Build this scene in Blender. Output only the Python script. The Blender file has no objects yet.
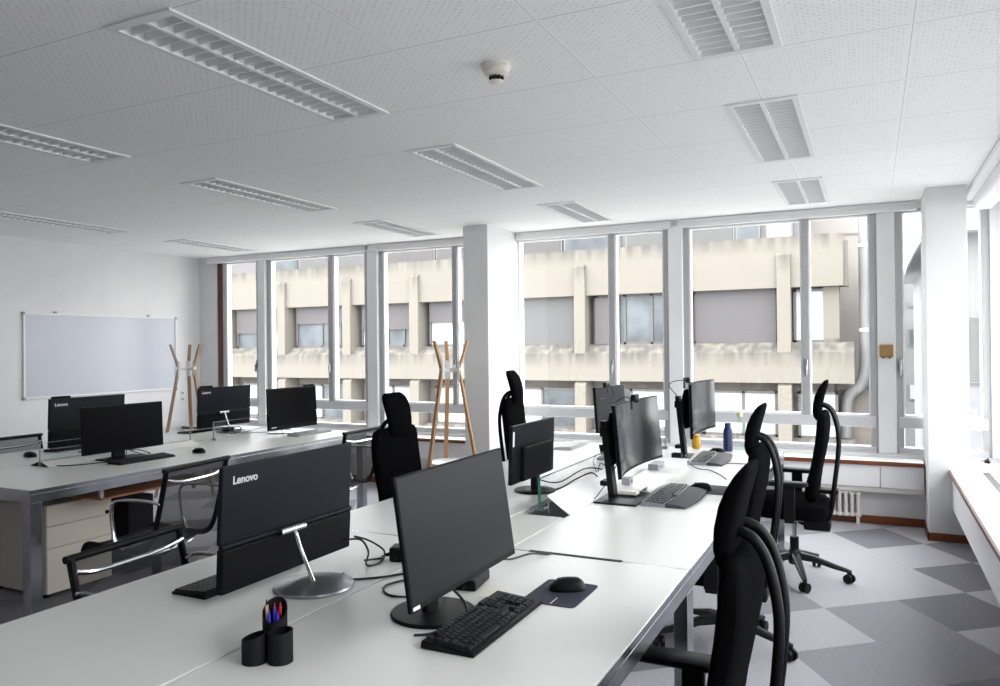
import bpy, bmesh, math, random
from mathutils import Matrix, Vector
random.seed(7)
scn = bpy.context.scene
col = scn.collection
PI = math.pi

# ------------------------------------------------------------------ camera, sky, exposure
EYE = 1.48
cam_d = bpy.data.cameras.new('camera')
cam_d.sensor_width = 36.0
cam_d.lens = 764.65 / 1000 * 36.0
cam_d.clip_start = 0.05
cam_d.clip_end = 400
cam = bpy.data.objects.new('camera', cam_d)
col.objects.link(cam)
def camera_matrix(yaw, pitch, roll):
    r = Vector((math.cos(yaw), math.sin(yaw), 0)); f = Vector((-math.sin(yaw), math.cos(yaw), 0)); u = Vector((0, 0, 1))
    f2 = f * math.cos(pitch) + u * math.sin(pitch)
    u2 = u * math.cos(pitch) - f * math.sin(pitch)
    r2 = r * math.cos(roll) + u2 * math.sin(roll)
    u3 = u2 * math.cos(roll) - r * math.sin(roll)
    m = Matrix.Identity(4)
    for i in range(3):
        m[i][0] = r2[i]; m[i][1] = u3[i]; m[i][2] = -f2[i]
    m[2][3] = EYE
    return m
cam.matrix_world = camera_matrix(0.45252, 0.00406, -0.01042)
scn.camera = cam

world = bpy.data.worlds.new('overcast_sky')
scn.world = world
world.use_nodes = True
wn = world.node_tree
bg = wn.nodes['Background']
bg.inputs['Color'].default_value = (0.985, 0.99, 1.0, 1)
bg.inputs['Strength'].default_value = 9.1
scn.view_settings.view_transform = 'Standard'
scn.view_settings.look = 'None'
scn.view_settings.gamma = 1.0
scn.view_settings.use_curve_mapping = False
scn.view_settings.exposure = 0.0
scn.cycles.max_bounces = 12
scn.cycles.diffuse_bounces = 7
scn.cycles.glossy_bounces = 5
scn.cycles.transparent_max_bounces = 24
scn.cycles.sample_clamp_indirect = 6.0
scn.cycles.use_denoising = True
scn.cycles.caustics_reflective = False
scn.cycles.caustics_refractive = False

def portal(name, loc, rot, sx, sy):
    d = bpy.data.lights.new(name, 'AREA'); d.shape = 'RECTANGLE'; d.size = sx; d.size_y = sy
    d.cycles.is_portal = True
    o = bpy.data.objects.new(name, d); o.location = loc; o.rotation_euler = rot; col.objects.link(o)
portal('sky_portal', (-3.4, 7.30, 1.56), (-PI / 2, 0, 0), 8.6, 2.2)
portal('sky_portal', (1.12, 3.7, 1.56), (0, PI / 2, 0), 2.2, 7.0)

# ------------------------------------------------------------------ materials
def new_mat(name):
    m = bpy.data.materials.new(name); m.use_nodes = True
    return m, m.node_tree, m.node_tree.nodes['Principled BSDF']
def mat(name, rgb, rough=0.5, metal=0.0, noise=0.0, nscale=40.0, spec=0.5, bump=0.0, trans=0.0, stretch=(1, 1, 1)):
    m, t, b = new_mat(name)
    b.inputs['Base Color'].default_value = (*rgb, 1)
    b.inputs['Roughness'].default_value = rough
    b.inputs['Metallic'].default_value = metal
    b.inputs['Specular IOR Level'].default_value = spec
    if trans: b.inputs['Transmission Weight'].default_value = trans
    if noise or bump:
        tc = t.nodes.new('ShaderNodeTexCoord'); mp = t.nodes.new('ShaderNodeMapping'); nz = t.nodes.new('ShaderNodeTexNoise')
        mp.inputs['Scale'].default_value = stretch
        nz.inputs['Scale'].default_value = nscale; nz.inputs['Detail'].default_value = 3
        t.links.new(tc.outputs['Object'], mp.inputs['Vector']); t.links.new(mp.outputs['Vector'], nz.inputs['Vector'])
        if noise:
            cr = t.nodes.new('ShaderNodeValToRGB')
            cr.color_ramp.elements[0].color = (*[max(0, c * (1 - noise)) for c in rgb], 1)
            cr.color_ramp.elements[1].color = (*[min(1, c * (1 + noise)) for c in rgb], 1)
            cr.color_ramp.elements[0].position = .3; cr.color_ramp.elements[1].position = .7
            t.links.new(nz.outputs['Fac'], cr.inputs['Fac']); t.links.new(cr.outputs['Color'], b.inputs['Base Color'])
        if bump:
            bp = t.nodes.new('ShaderNodeBump'); bp.inputs['Strength'].default_value = bump; bp.inputs['Distance'].default_value = .002
            t.links.new(nz.outputs['Fac'], bp.inputs['Height']); t.links.new(bp.outputs['Normal'], b.inputs['Normal'])
    return m
def nd(t, kind, **kw):
    n = t.nodes.new(kind)
    for k, v in kw.items(): setattr(n, k, v)
    return n
def mth(t, op, a, b=None):
    n = t.nodes.new('ShaderNodeMath'); n.operation = op
    for i, v in enumerate((a, b)):
        if v is None: continue
        if isinstance(v, (int, float)): n.inputs[i].default_value = v
        else: t.links.new(v, n.inputs[i])
    return n.outputs[0]
def mixc(t, fac, a, b, blend='MIX'):
    n = t.nodes.new('ShaderNodeMix'); n.data_type = 'RGBA'; n.blend_type = blend
    for s, v in ((n.inputs[0], fac), (n.inputs[6], a), (n.inputs[7], b)):
        if isinstance(v, (int, float)): s.default_value = v
        elif isinstance(v, tuple): s.default_value = (*v, 1)
        else: t.links.new(v, s)
    return n.outputs[2]

def glass_mat(name, tint=(1, 1, 1), refl=0.06, dens=0.0):
    m = bpy.data.materials.new(name); m.use_nodes = True; t = m.node_tree
    t.nodes.clear()
    out = nd(t, 'ShaderNodeOutputMaterial'); tr = nd(t, 'ShaderNodeBsdfTransparent'); gl = nd(t, 'ShaderNodeBsdfGlossy'); mx = nd(t, 'ShaderNodeMixShader')
    tr.inputs['Color'].default_value = (*tint, 1); gl.inputs['Roughness'].default_value = 0.02
    lw = nd(t, 'ShaderNodeLayerWeight'); lw.inputs['Blend'].default_value = .5
    t.links.new(mth(t, 'ADD', mth(t, 'MULTIPLY', mth(t, 'POWER', lw.outputs['Facing'], 5.0), .75), .03), mx.inputs[0])
    t.links.new(tr.outputs[0], mx.inputs[1]); t.links.new(gl.outputs[0], mx.inputs[2]); t.links.new(mx.outputs[0], out.inputs['Surface'])
    return m

TA, TB, T0 = Vector((.367, .310)), Vector((.259, -.416)), Vector((-.255, 4.626))     # the two sides of a carpet tile and one corner
def carpet_mat(name, rgb, ang):
    m, t, b = new_mat(name)
    tc = nd(t, 'ShaderNodeTexCoord'); mp = nd(t, 'ShaderNodeMapping')
    mp.inputs['Rotation'].default_value = (0, 0, ang); mp.inputs['Scale'].default_value = (40, 330, 1)
    t.links.new(tc.outputs['Object'], mp.inputs['Vector'])
    n1 = nd(t, 'ShaderNodeTexNoise'); n1.inputs['Scale'].default_value = 1; n1.inputs['Detail'].default_value = 3; t.links.new(mp.outputs[0], n1.inputs['Vector'])
    c = mixc(t, n1.outputs['Fac'], tuple(v * .62 for v in rgb), tuple(v * 1.38 for v in rgb))
    t.links.new(c, b.inputs['Base Color']); b.inputs['Roughness'].default_value = 0.95; b.inputs['Specular IOR Level'].default_value = 0.1
    bp = nd(t, 'ShaderNodeBump'); bp.inputs['Strength'].default_value = .3; bp.inputs['Distance'].default_value = .003
    t.links.new(n1.outputs['Fac'], bp.inputs['Height']); t.links.new(bp.outputs[0], b.inputs['Normal'])
    return m

GX, GY, PX, PY = 0.147, 2.48, 0.6, 0.65        # ceiling panel grid: one joint, and the panel size
def ceiling_mat():
    m, t, b = new_mat('perforated_ceiling_panels')
    tc = nd(t, 'ShaderNodeTexCoord'); sx = nd(t, 'ShaderNodeSeparateXYZ'); t.links.new(tc.outputs['Object'], sx.inputs[0])
    X, Y = sx.outputs[0], sx.outputs[1]
    ux = mth(t, 'FRACT', mth(t, 'DIVIDE', mth(t, 'SUBTRACT', X, GX), PX))
    uy = mth(t, 'FRACT', mth(t, 'DIVIDE', mth(t, 'SUBTRACT', Y, GY), PY))
    ex = mth(t, 'SUBTRACT', 0.5, mth(t, 'ABSOLUTE', mth(t, 'SUBTRACT', ux, 0.5)))
    ey = mth(t, 'SUBTRACT', 0.5, mth(t, 'ABSOLUTE', mth(t, 'SUBTRACT', uy, 0.5)))
    jx = mth(t, 'LESS_THAN', ex, 0.012); jy = mth(t, 'LESS_THAN', ey, 0.004)
    # perforations: staggered rows of small holes, thinned out irregularly
    P = 0.034
    row = mth(t, 'FLOOR', mth(t, 'DIVIDE', Y, P * .5))
    qx = mth(t, 'ADD', mth(t, 'DIVIDE', X, P), mth(t, 'MULTIPLY', row, 0.5))
    dx = mth(t, 'SUBTRACT', mth(t, 'FRACT', qx), 0.5)
    dy = mth(t, 'MULTIPLY', mth(t, 'SUBTRACT', mth(t, 'FRACT', mth(t, 'DIVIDE', Y, P * .5)), 0.5), 0.5)
    r = mth(t, 'SQRT', mth(t, 'ADD', mth(t, 'MULTIPLY', dx, dx), mth(t, 'MULTIPLY', dy, dy)))
    cb = nd(t, 'ShaderNodeCombineXYZ'); t.links.new(mth(t, 'FLOOR', qx), cb.inputs[0]); t.links.new(row, cb.inputs[1])
    wz = nd(t, 'ShaderNodeTexWhiteNoise', noise_dimensions='2D'); t.links.new(cb.outputs[0], wz.inputs['Vector'])
    rad = mth(t, 'ADD', mth(t, 'MULTIPLY', wz.outputs['Value'], 0.12), 0.06)
    hole = mth(t, 'LESS_THAN', r, rad)
    inner = mth(t, 'MULTIPLY', mth(t, 'GREATER_THAN', ex, 0.03), mth(t, 'GREATER_THAN', ey, 0.03))
    hole = mth(t, 'MULTIPLY', hole, inner)
    c = mixc(t, hole, (0.95, 0.95, 0.945), (0.77, 0.77, 0.77))
    c = mixc(t, jy, c, (0.6, 0.6, 0.6))
    c = mixc(t, jx, c, (0.99, 0.99, 0.985))
    c = mixc(t, mth(t, 'LESS_THAN', ex, 0.0022), c, (0.55, 0.55, 0.55))
    t.links.new(c, b.inputs['Base Color']); b.inputs['Roughness'].default_value = 0.85
    return m

def wood_mat(name, a, c, scale=(3, 60, 60), rough=0.4):
    m, t, b = new_mat(name)
    tc = nd(t, 'ShaderNodeTexCoord'); mp = nd(t, 'ShaderNodeMapping'); mp.inputs['Scale'].default_value = scale
    nz = nd(t, 'ShaderNodeTexNoise'); nz.inputs['Scale'].default_value = 1; nz.inputs['Detail'].default_value = 4
    t.links.new(tc.outputs['Object'], mp.inputs[0]); t.links.new(mp.outputs[0], nz.inputs['Vector'])
    t.links.new(mixc(t, nz.outputs['Fac'], a, c), b.inputs['Base Color']); b.inputs['Roughness'].default_value = rough
    return m

def stained_concrete(name, ztops, base=(0.164, 0.148, 0.127), dark=(0.075, 0.07, 0.064), reach=0.5):
    """warm concrete whose weathering runs down from the ledges (at heights ztops)"""
    m, t, b = new_mat(name)
    tc = nd(t, 'ShaderNodeTexCoord'); sx = nd(t, 'ShaderNodeSeparateXYZ'); t.links.new(tc.outputs['Object'], sx.inputs[0])
    mp = nd(t, 'ShaderNodeMapping'); mp.inputs['Scale'].default_value = (5, 5, 0.5); t.links.new(tc.outputs['Object'], mp.inputs[0])
    nz = nd(t, 'ShaderNodeTexNoise'); nz.inputs['Scale'].default_value = 1; nz.inputs['Detail'].default_value = 5; t.links.new(mp.outputs[0], nz.inputs['Vector'])
    n2 = nd(t, 'ShaderNodeTexNoise'); n2.inputs['Scale'].default_value = .8; n2.inputs['Detail'].default_value = 3; t.links.new(tc.outputs['Object'], n2.inputs['Vector'])
    tot = None
    for zt in ztops:
        d = mth(t, 'SUBTRACT', zt, sx.outputs[2])
        k = nd(t, 'ShaderNodeMapRange'); k.inputs[1].default_value = 0; k.inputs[2].default_value = reach; k.inputs[3].default_value = 1; k.inputs[4].default_value = 0
        t.links.new(d, k.inputs[0])
        on = mth(t, 'MULTIPLY', k.outputs[0], mth(t, 'GREATER_THAN', d, -0.4))
        tot = on if tot is None else mth(t, 'MAXIMUM', tot, on)
    s = nd(t, 'ShaderNodeMapRange'); s.inputs[1].default_value = .32; s.inputs[2].default_value = .60; t.links.new(nz.outputs['Fac'], s.inputs[0])
    c = mixc(t, n2.outputs['Fac'], tuple(v * .93 for v in base), tuple(min(1, v * 1.06) for v in base))
    c = mixc(t, mth(t, 'MULTIPLY', tot, s.outputs[0]), c, dark)
    t.links.new(c, b.inputs['Base Color']); b.inputs['Roughness'].default_value = .9
    return m

def slat_mat(name, rgb, pitch, axis=2):
    m, t, b = new_mat(name)
    tc = nd(t, 'ShaderNodeTexCoord'); sx = nd(t, 'ShaderNodeSeparateXYZ'); t.links.new(tc.outputs['Object'], sx.inputs[0])
    f = mth(t, 'FRACT', mth(t, 'DIVIDE', sx.outputs[axis], pitch))
    c = mixc(t, mth(t, 'LESS_THAN', f, .22), rgb, tuple(v * .72 for v in rgb))
    t.links.new(c, b.inputs['Base Color']); b.inputs['Roughness'].default_value = .7
    return m

def mesh_fabric(name, rgb, open_=0.35):
    m = bpy.data.materials.new(name); m.use_nodes = True; t = m.node_tree
    b = t.nodes['Principled BSDF']; b.inputs['Base Color'].default_value = (*rgb, 1); b.inputs['Roughness'].default_value = .7
    out = t.nodes['Material Output']; tr = nd(t, 'ShaderNodeBsdfTransparent'); mx = nd(t, 'ShaderNodeMixShader'); mx.inputs[0].default_value = open_
    t.links.new(b.outputs[0], mx.inputs[1]); t.links.new(tr.outputs[0], mx.inputs[2]); t.links.new(mx.outputs[0], out.inputs['Surface'])
    return m

M = dict(
    carpet_light=carpet_mat('light_carpet_tile', (0.42, 0.41, 0.445), .5), carpet_mid=carpet_mat('grey_carpet_tile', (0.27, 0.265, 0.29), -1.05), carpet_dark=carpet_mat('dark_carpet_tile', (0.205, 0.20, 0.225), -1.05),
    ceiling=ceiling_mat(),
    wall=mat('white_wall_paint', (0.72, 0.72, 0.715), .8, noise=.02, nscale=6),
    column=mat('white_column_paint', (0.75, 0.75, 0.745), .7, noise=.015, nscale=5),
    alu=mat('window_aluminium', (0.434, 0.434, 0.441), .45, .2, noise=.06, nscale=8, stretch=(1, 1, .2)),
    post=mat('grey_white_posts', (0.8284, 0.8284, 0.838), .55, noise=.03, nscale=5),
    transom=mat('transom_aluminium', (0.6068, 0.615, 0.6314), .4, .1),
    glass=glass_mat('window_glass', (0.97, 0.98, 0.98)),
    dimming=glass_mat('light_dimming_window_glass', (0.92, 0.925, 0.93)),  # tint added only to weaken the daylight through the right windows
    wood=wood_mat('red_brown_wood', (0.135, 0.036, 0.011), (0.235, 0.072, 0.022), (4, 30, 30)),
    nosing=wood_mat('brown_edge_wood', (0.09, 0.032, 0.018), (0.15, 0.06, 0.035), (4, 30, 30)),
    darkwood=wood_mat('dark_brown_wood', (0.075, 0.018, 0.006), (0.13, 0.04, 0.014), (30, 30, 2)),
    white=mat('white_lacquer', (0.88, 0.88, 0.89), .35),
    blindbox=mat('pale_grey_lacquer', (0.82, 0.82, 0.82), .5),
    beige=mat('beige_enamel', (0.70, 0.68, 0.64), .5),
    radiator=mat('cream_radiator_enamel', (0.78, 0.76, 0.71), .4),
    desk=mat('light_grey_laminate', (0.78, 0.78, 0.755), .33, noise=.015, nscale=3),
    steel=mat('polished_steel', (0.52, 0.53, 0.57), .22, 1.0),
    chrome=mat('chrome', (0.62, 0.62, 0.64), .14, 1.0),
    aluchair=mat('polished_aluminium', (0.62, 0.63, 0.65), .2, 1.0),
    black=mat('black_plastic', (0.005, 0.005, 0.006), .45, spec=.18),
    blackmatte=mat('matte_black', (0.007, 0.007, 0.008), .7, spec=.2),
    keycap=mat('key_plastic', (0.012, 0.012, 0.014), .5, spec=.3),
    fabric=mat('black_upholstery', (0.003, 0.003, 0.0034), .95, noise=.3, nscale=300, bump=.4, spec=.02),
    tube=mat('black_coated_tube', (0.004, 0.004, 0.0055), .4, spec=.15),
    charcoal=mat('charcoal_plastic', (0.014, 0.0145, 0.018), .45, spec=.25),
    shell=mat('blue_grey_monitor_shell', (0.0095, 0.0105, 0.016), .5, spec=.12),
    shellblack=mat('black_monitor_shell', (0.004, 0.004, 0.006), .5, spec=.1),
    screen=mat('glossy_dark_screen', (0.002, 0.002, 0.003), .35, spec=.04),
    screenmatte=mat('matte_dark_screen', (0.007, 0.008, 0.011), .35, spec=.1),
    screencurve=mat('curved_dark_screen', (0.008, 0.008, 0.011), .16, spec=.55),
    silver=mat('brushed_silver', (0.36, 0.37, 0.40), .32, .85),
    lettering=mat('silver_lettering', (0.62, 0.63, 0.66), .4),
    pad=mat('dark_blue_mouse_pad', (0.028, 0.032, 0.055), .75, noise=.1, nscale=200),
    padgrey=mat('grey_mouse_pad', (0.07, 0.07, 0.085), .8),
    keygrey=mat('grey_keyboard', (0.062, 0.062, 0.072), .5),
    rest=mat('wrist_rest', (0.040, 0.040, 0.05), .6),
    mesh=mesh_fabric('black_mesh', (0.012, 0.012, 0.014), .28),
    cable=mat('black_cable', (0.008, 0.008, 0.009), .5),
    greycable=mat('grey_cable', (0.16, 0.16, 0.17), .5),
    greenedge=mat('green_glass_edge', (0.01, 0.17, 0.12), .2),
    paleedge=mat('pale_glass_edge', (0.30, 0.36, 0.34), .3),
    acrylic=glass_mat('clear_glass_screen', (0.97, 0.985, 0.98)),
    oak=wood_mat('oak', (0.42, 0.23, 0.105), (0.56, 0.33, 0.17), (25, 25, 2)),
    oakdark=wood_mat('weathered_oak', (0.30, 0.19, 0.12), (0.42, 0.27, 0.17), (25, 25, 2)),
    greynode=mat('pale_grey_plate', (0.68, 0.68, 0.66), .5),
    board=mat('whiteboard_enamel', (0.455, 0.475, 0.53), .3, noise=.02, nscale=2),
    boardframe=mat('aluminium_board_frame', (0.74, 0.74, 0.76), .4),
    louver=mat('louvre_aluminium', (0.90, 0.90, 0.905), .4, .1),
    fixture=mat('fixture_white', (0.82, 0.82, 0.82), .5),
    reflector=mat('reflector_aluminium', (0.62, 0.62, 0.62), .35, .4),
    cream=mat('cream_plastic', (0.80, 0.77, 0.70), .45),
    darkslot=mat('dark_gap', (0.02, 0.02, 0.022), .8),
    brown=mat('brown_thermostat', (0.34, 0.205, 0.075), .45, noise=.1, nscale=20),
    navy=mat('navy_bottle', (0.014, 0.032, 0.11), .35),
    honey=mat('amber_jar', (0.72, 0.40, 0.03), .25, trans=.25),
    red=mat('red_pen', (0.5, 0.02, 0.02), .4),
    blue=mat('blue_pen', (0.03, 0.035, 0.42), .4),
    woodpen=mat('bare_wood_pencil', (0.55, 0.34, 0.2), .6),
    paper=mat('white_paper', (0.82, 0.82, 0.80), .8),
    greyblock=mat('grey_plastic', (0.33, 0.34, 0.36), .5),
    cap=mat('pale_yellow_cap', (0.72, 0.74, 0.42), .4),
    clear=glass_mat('clear_bottle', (0.90, 0.95, 0.92)),
    pedestal=mat('beige_drawer_fronts', (0.8814, 0.8136, 0.7006), .5),
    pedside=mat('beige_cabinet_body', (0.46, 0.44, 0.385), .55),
    trayw=wood_mat('orange_brown_tray', (0.30, 0.12, 0.05), (0.42, 0.19, 0.09), (4, 40, 40)),
    facade=stained_concrete('stained_cream_concrete', (12.65, 9.2, 6.35)),
    pier=stained_concrete('cream_concrete_piers', (12.2,), reach=.7),
    shutter=slat_mat('lavender_grey_shutters', (0.0801, 0.0721, 0.0751), 0.085),
    shuttergrey=slat_mat('grey_shutters', (0.0904, 0.0904, 0.0896), 0.085),
    farglass=mat('far_window_glass', (0.085, 0.095, 0.105), .25, spec=.25, noise=.4, nscale=1.2),
    farwhite=mat('far_window_curtain', (0.3486, 0.3527, 0.3568), .6),
    farframe=mat('far_window_frame', (0.0778, 0.0752, 0.0752), .5),
    farpale=mat('far_window_pale_frame', (0.1555, 0.1555, 0.1555), .5),
    recess=mat('far_recess_wall', (0.1702, 0.1518, 0.1334), .9, noise=.1, nscale=1.5),
    tower=mat('pale_pink_render', (0.2647, 0.2433, 0.2254), .9, noise=.05, nscale=.8),
    topwall=mat('far_grey_wall', (0.1242, 0.1196, 0.1224), .9, noise=.1, nscale=.8),
    pipe=mat('white_drainpipe', (0.1908, 0.1884, 0.186), .5),
    whiterender=mat('white_render', (0.1702, 0.1702, 0.1743), .9, noise=.03, nscale=.7),
    lilac=mat('lilac_render', (0.1574, 0.155, 0.1765), .9),
    greyroof=mat('grey_roof', (0.3318, 0.3318, 0.3648), .8),
    asphalt=mat('dark_asphalt', (0.12, 0.12, 0.125), .9),  # kept dark so less light bounces up at the right side
    ground=mat('pale_paving', (0.40, 0.395, 0.38), .9),
)

# ------------------------------------------------------------------ mesh helpers
class MB:
    def __init__(s): s.bm = bmesh.new(); s.m = Matrix.Identity(4); s.round = False
    def _v(s, p): return s.bm.verts.new(s.m @ Vector(p))
    def faces(s, pts, fs):
        vs = [s._v(p) for p in pts]
        for f in fs:
            try: s.bm.faces.new([vs[i] for i in f])
            except ValueError: pass
        return s
    def box(s, x0, x1, y0, y1, z0, z1, bev=0.0, seg=2):
        vs = [s._v(p) for p in [(x0, y0, z0), (x1, y0, z0), (x1, y1, z0), (x0, y1, z0), (x0, y0, z1), (x1, y0, z1), (x1, y1, z1), (x0, y1, z1)]]
        fs = [s.bm.faces.new([vs[i] for i in f]) for f in [(3, 2, 1, 0), (4, 5, 6, 7), (0, 1, 5, 4), (1, 2, 6, 5), (2, 3, 7, 6), (3, 0, 4, 7)]]
        if bev:
            es = list({e for f in fs for e in f.edges})
            bmesh.ops.bevel(s.bm, geom=es, offset=bev, segments=seg, affect='EDGES', profile=.5)
        return s
    def cbox(s, c, size, bev=0.0, seg=2):
        return s.box(c[0] - size[0] / 2, c[0] + size[0] / 2, c[1] - size[1] / 2, c[1] + size[1] / 2, c[2] - size[2] / 2, c[2] + size[2] / 2, bev, seg)
    def loft(s, rings, cap=True, closed=False):
        s.round = True
        rv = [[s._v(p) for p in r] for r in rings]
        n = len(rv[0]); k = len(rv)
        for i in range(k if closed else k - 1):
            a, b = rv[i], rv[(i + 1) % k]
            for j in range(n):
                s.bm.faces.new((a[j], a[(j + 1) % n], b[(j + 1) % n], b[j]))
        if cap and not closed:
            s.bm.faces.new(list(reversed(rv[0]))); s.bm.faces.new(rv[-1])
        return s
    def tube(s, pts, r, n=8, closed=False, flat=1.0):
        P = [Vector(p) for p in pts]; k = len(P); rings = []
        up = Vector((0, 0, 1)); prev = None
        for i in range(k):
            a = P[(i - 1) % k] if (i > 0 or closed) else P[i]
            b = P[(i + 1) % k] if (i < k - 1 or closed) else P[i]
            d = (b - a).normalized()
            if prev is None:
                ref = up if abs(d.dot(up)) < .95 else Vector((1, 0, 0))
                x = d.cross(ref).normalized()
            else:
                x = (prev - d * prev.dot(d)).normalized()
            y = d.cross(x); prev = x
            rr = r[i] if isinstance(r, (list, tuple)) else r
            rings.append([P[i] + (x * math.cos(2 * PI * j / n) + y * flat * math.sin(2 * PI * j / n)) * rr for j in range(n)])
        return s.loft(rings, True, closed)
    def cyl(s, p, q, r, r2=None, n=20):
        return s.tube([p, q], [r, r if r2 is None else r2], n)
    def lathe(s, prof, c=(0, 0, 0), n=24):
        rings = [[(c[0] + r * math.cos(2 * PI * j / n), c[1] + r * math.sin(2 * PI * j / n), c[2] + z) for j in range(n)] for r, z in prof]
        return s.loft(rings)
    def prism(s, poly, z0, z1):
        return s.loft([[(x, y, z0) for x, y in poly], [(x, y, z1) for x, y in poly]])
    def build(s, name, material, parent=None, smooth=True, ang=35):
        bm = s.bm
        bmesh.ops.recalc_face_normals(bm, faces=bm.faces)
        smooth = smooth and s.round
        for f in bm.faces: f.smooth = smooth
        if smooth:
            lim = math.radians(ang)
            for e in bm.edges:
                e.smooth = len(e.link_faces) == 2 and e.calc_face_angle(0) < lim
        me = bpy.data.meshes.new(name); bm.to_mesh(me); bm.free()
        me.materials.append(material)
        o = bpy.data.objects.new(name, me); col.objects.link(o)
        if parent is not None: o.parent = parent
        return o

def spline(pts, n=6, closed=False):
    P = [Vector(p) for p in pts]; k = len(P); out = []
    for i in range(k if closed else k - 1):
        g = lambda j: P[j % k] if closed else P[max(0, min(k - 1, j))]
        p0, p1, p2, p3 = g(i - 1), g(i), g(i + 1), g(i + 2)
        for q in range(n):
            t = q / n
            out.append(.5 * ((2 * p1) + (p2 - p0) * t + (2 * p0 - 5 * p1 + 4 * p2 - p3) * t * t + (3 * p1 - p0 - 3 * p2 + p3) * t ** 3))
    if not closed: out.append(P[-1])
    return out
def sring(cx, cy, z, a, b, n=20, e=3.0):
    r = []
    for j in range(n):
        t = 2 * PI * j / n; c, s = math.cos(t), math.sin(t)
        r.append((cx + a * math.copysign(abs(c) ** (2 / e), c), cy + b * math.copysign(abs(s) ** (2 / e), s), z))
    return r

def tag(o, label=None, cat=None, group=None, kind=None):
    if label: o['label'] = label
    if cat: o['category'] = cat
    if group: o['group'] = group
    if kind: o['kind'] = kind
    return o
def thing(name, label, cat, loc=(0, 0, 0), rz=0.0, group=None):
    o = bpy.data.objects.new(name, None); col.objects.link(o); o.empty_display_size = .1
    o.location = loc; o.rotation_euler = (0, 0, rz)
    return tag(o, label, cat, group)
def copy_tree(o, parent=None):
    c = o.copy(); col.objects.link(c)
    if parent is not None: c.parent = parent
    for ch in list(o.children): copy_tree(ch, c)
    return c
def struct(name, mb, m, label, parent=None, smooth=False):
    o = mb.build(name, m, parent, smooth)
    if parent is None: tag(o, label, 'room', kind='structure')
    return o

# ------------------------------------------------------------------ the room
XL, XR, YB, YF, ZC = -7.71, 0.90, 7.12, -2.2, 2.627
def floor_mesh():
    b = MB()
    known = {(0, 0): 1, (-1, 0): 0, (1, 0): 2, (0, -1): 0, (1, -1): 0, (2, -1): 2, (2, 0): 0, (0, 1): 1, (-1, 1): 1, (-2, 1): 0, (1, 1): 0, (-1, -1): 1, (1, -2): 0, (2, -2): 0, (3, -2): 2, (0, -2): 0,
             (-1, -2): 0, (0, -3): 1, (1, -3): 0, (2, -3): 2, (3, -1): 0, (-2, 0): 0, (-2, -1): 0, (-1, 2): 0, (-2, 2): 1, (0, 2): 2, (1, 2): 1, (2, 1): 1}
    rnd = random.Random(4); kinds = []
    lo, hi = (XL - .2, YF - .2), (XR + .3, YB + .1)
    for i in range(-32, 20):
        for j in range(-28, 30):
            k = known.get((i, j), rnd.choice((0, 0, 0, 1, 1, 2)))
            p = T0 + TA * i + TB * j
            q = [p, p + TA, p + TA + TB, p + TB]
            c = (q[0] + q[2]) / 2
            if not (lo[0] - .2 < c.x < hi[0] + .2 and lo[1] - .2 < c.y < hi[1] + .2): continue
            b.faces([(min(max(v.x, lo[0]), hi[0]), min(max(v.y, lo[1]), hi[1]), 0) for v in q], [(0, 1, 2, 3)])
            if len(b.bm.faces) > len(kinds): kinds.append(k)
    n = len(b.bm.faces)
    for f, k in zip(b.bm.faces, kinds): f.material_index = k
    b.box(lo[0], hi[0], lo[1], hi[1], -.12, -.002)
    return b
o = struct('floor', floor_mesh(), M['carpet_light'], 'grey patchwork carpet tile floor of the office')
o.data.materials.append(M['carpet_mid']); o.data.materials.append(M['carpet_dark'])
LIGHTS = []   # (x0, x1, y0, y1)
for cx_, rows in ((-2.27, 3), (-4.10, 3), (-6.56, 3), (-0.46, 3)):
    for y0, y1 in ((1.83, 3.11), (3.78, 5.06), (5.73, 6.74))[:rows]:
        LIGHTS.append((cx_ - .155, cx_ + .155, y0, y1))
def ceiling_mesh():
    b = MB()
    xs = sorted({XL - .2, XR + .3} | {v for l in LIGHTS for v in l[:2]}); ys = sorted({YF - .2, YB + .3} | {v for l in LIGHTS for v in l[2:]})
    for i in range(len(xs) - 1):
        for j in range(len(ys) - 1):
            mx_, my_ = (xs[i] + xs[i + 1]) / 2, (ys[j] + ys[j + 1]) / 2
            if any(l[0] < mx_ < l[1] and l[2] < my_ < l[3] for l in LIGHTS): continue
            b.faces([(xs[i], ys[j], ZC), (xs[i], ys[j + 1], ZC), (xs[i + 1], ys[j + 1], ZC), (xs[i + 1], ys[j], ZC)], [(0, 1, 2, 3)])
    b.box(XL - .2, XR + .3, YF - .2, YB + .3, ZC + .12, ZC + .2)
    return b
struct('ceiling', ceiling_mesh(), M['ceiling'], 'white perforated panel ceiling of the office')
struct('wall_left', MB().box(XL - .15, XL, YF, YB + .3, 0, ZC), M['wall'], 'plain white left wall of the office')
struct('wall_rear', MB().box(XL, XR + .2, YF - .15, YF, 0, ZC), M['wall'], 'plain white wall at the back of the office')

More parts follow.
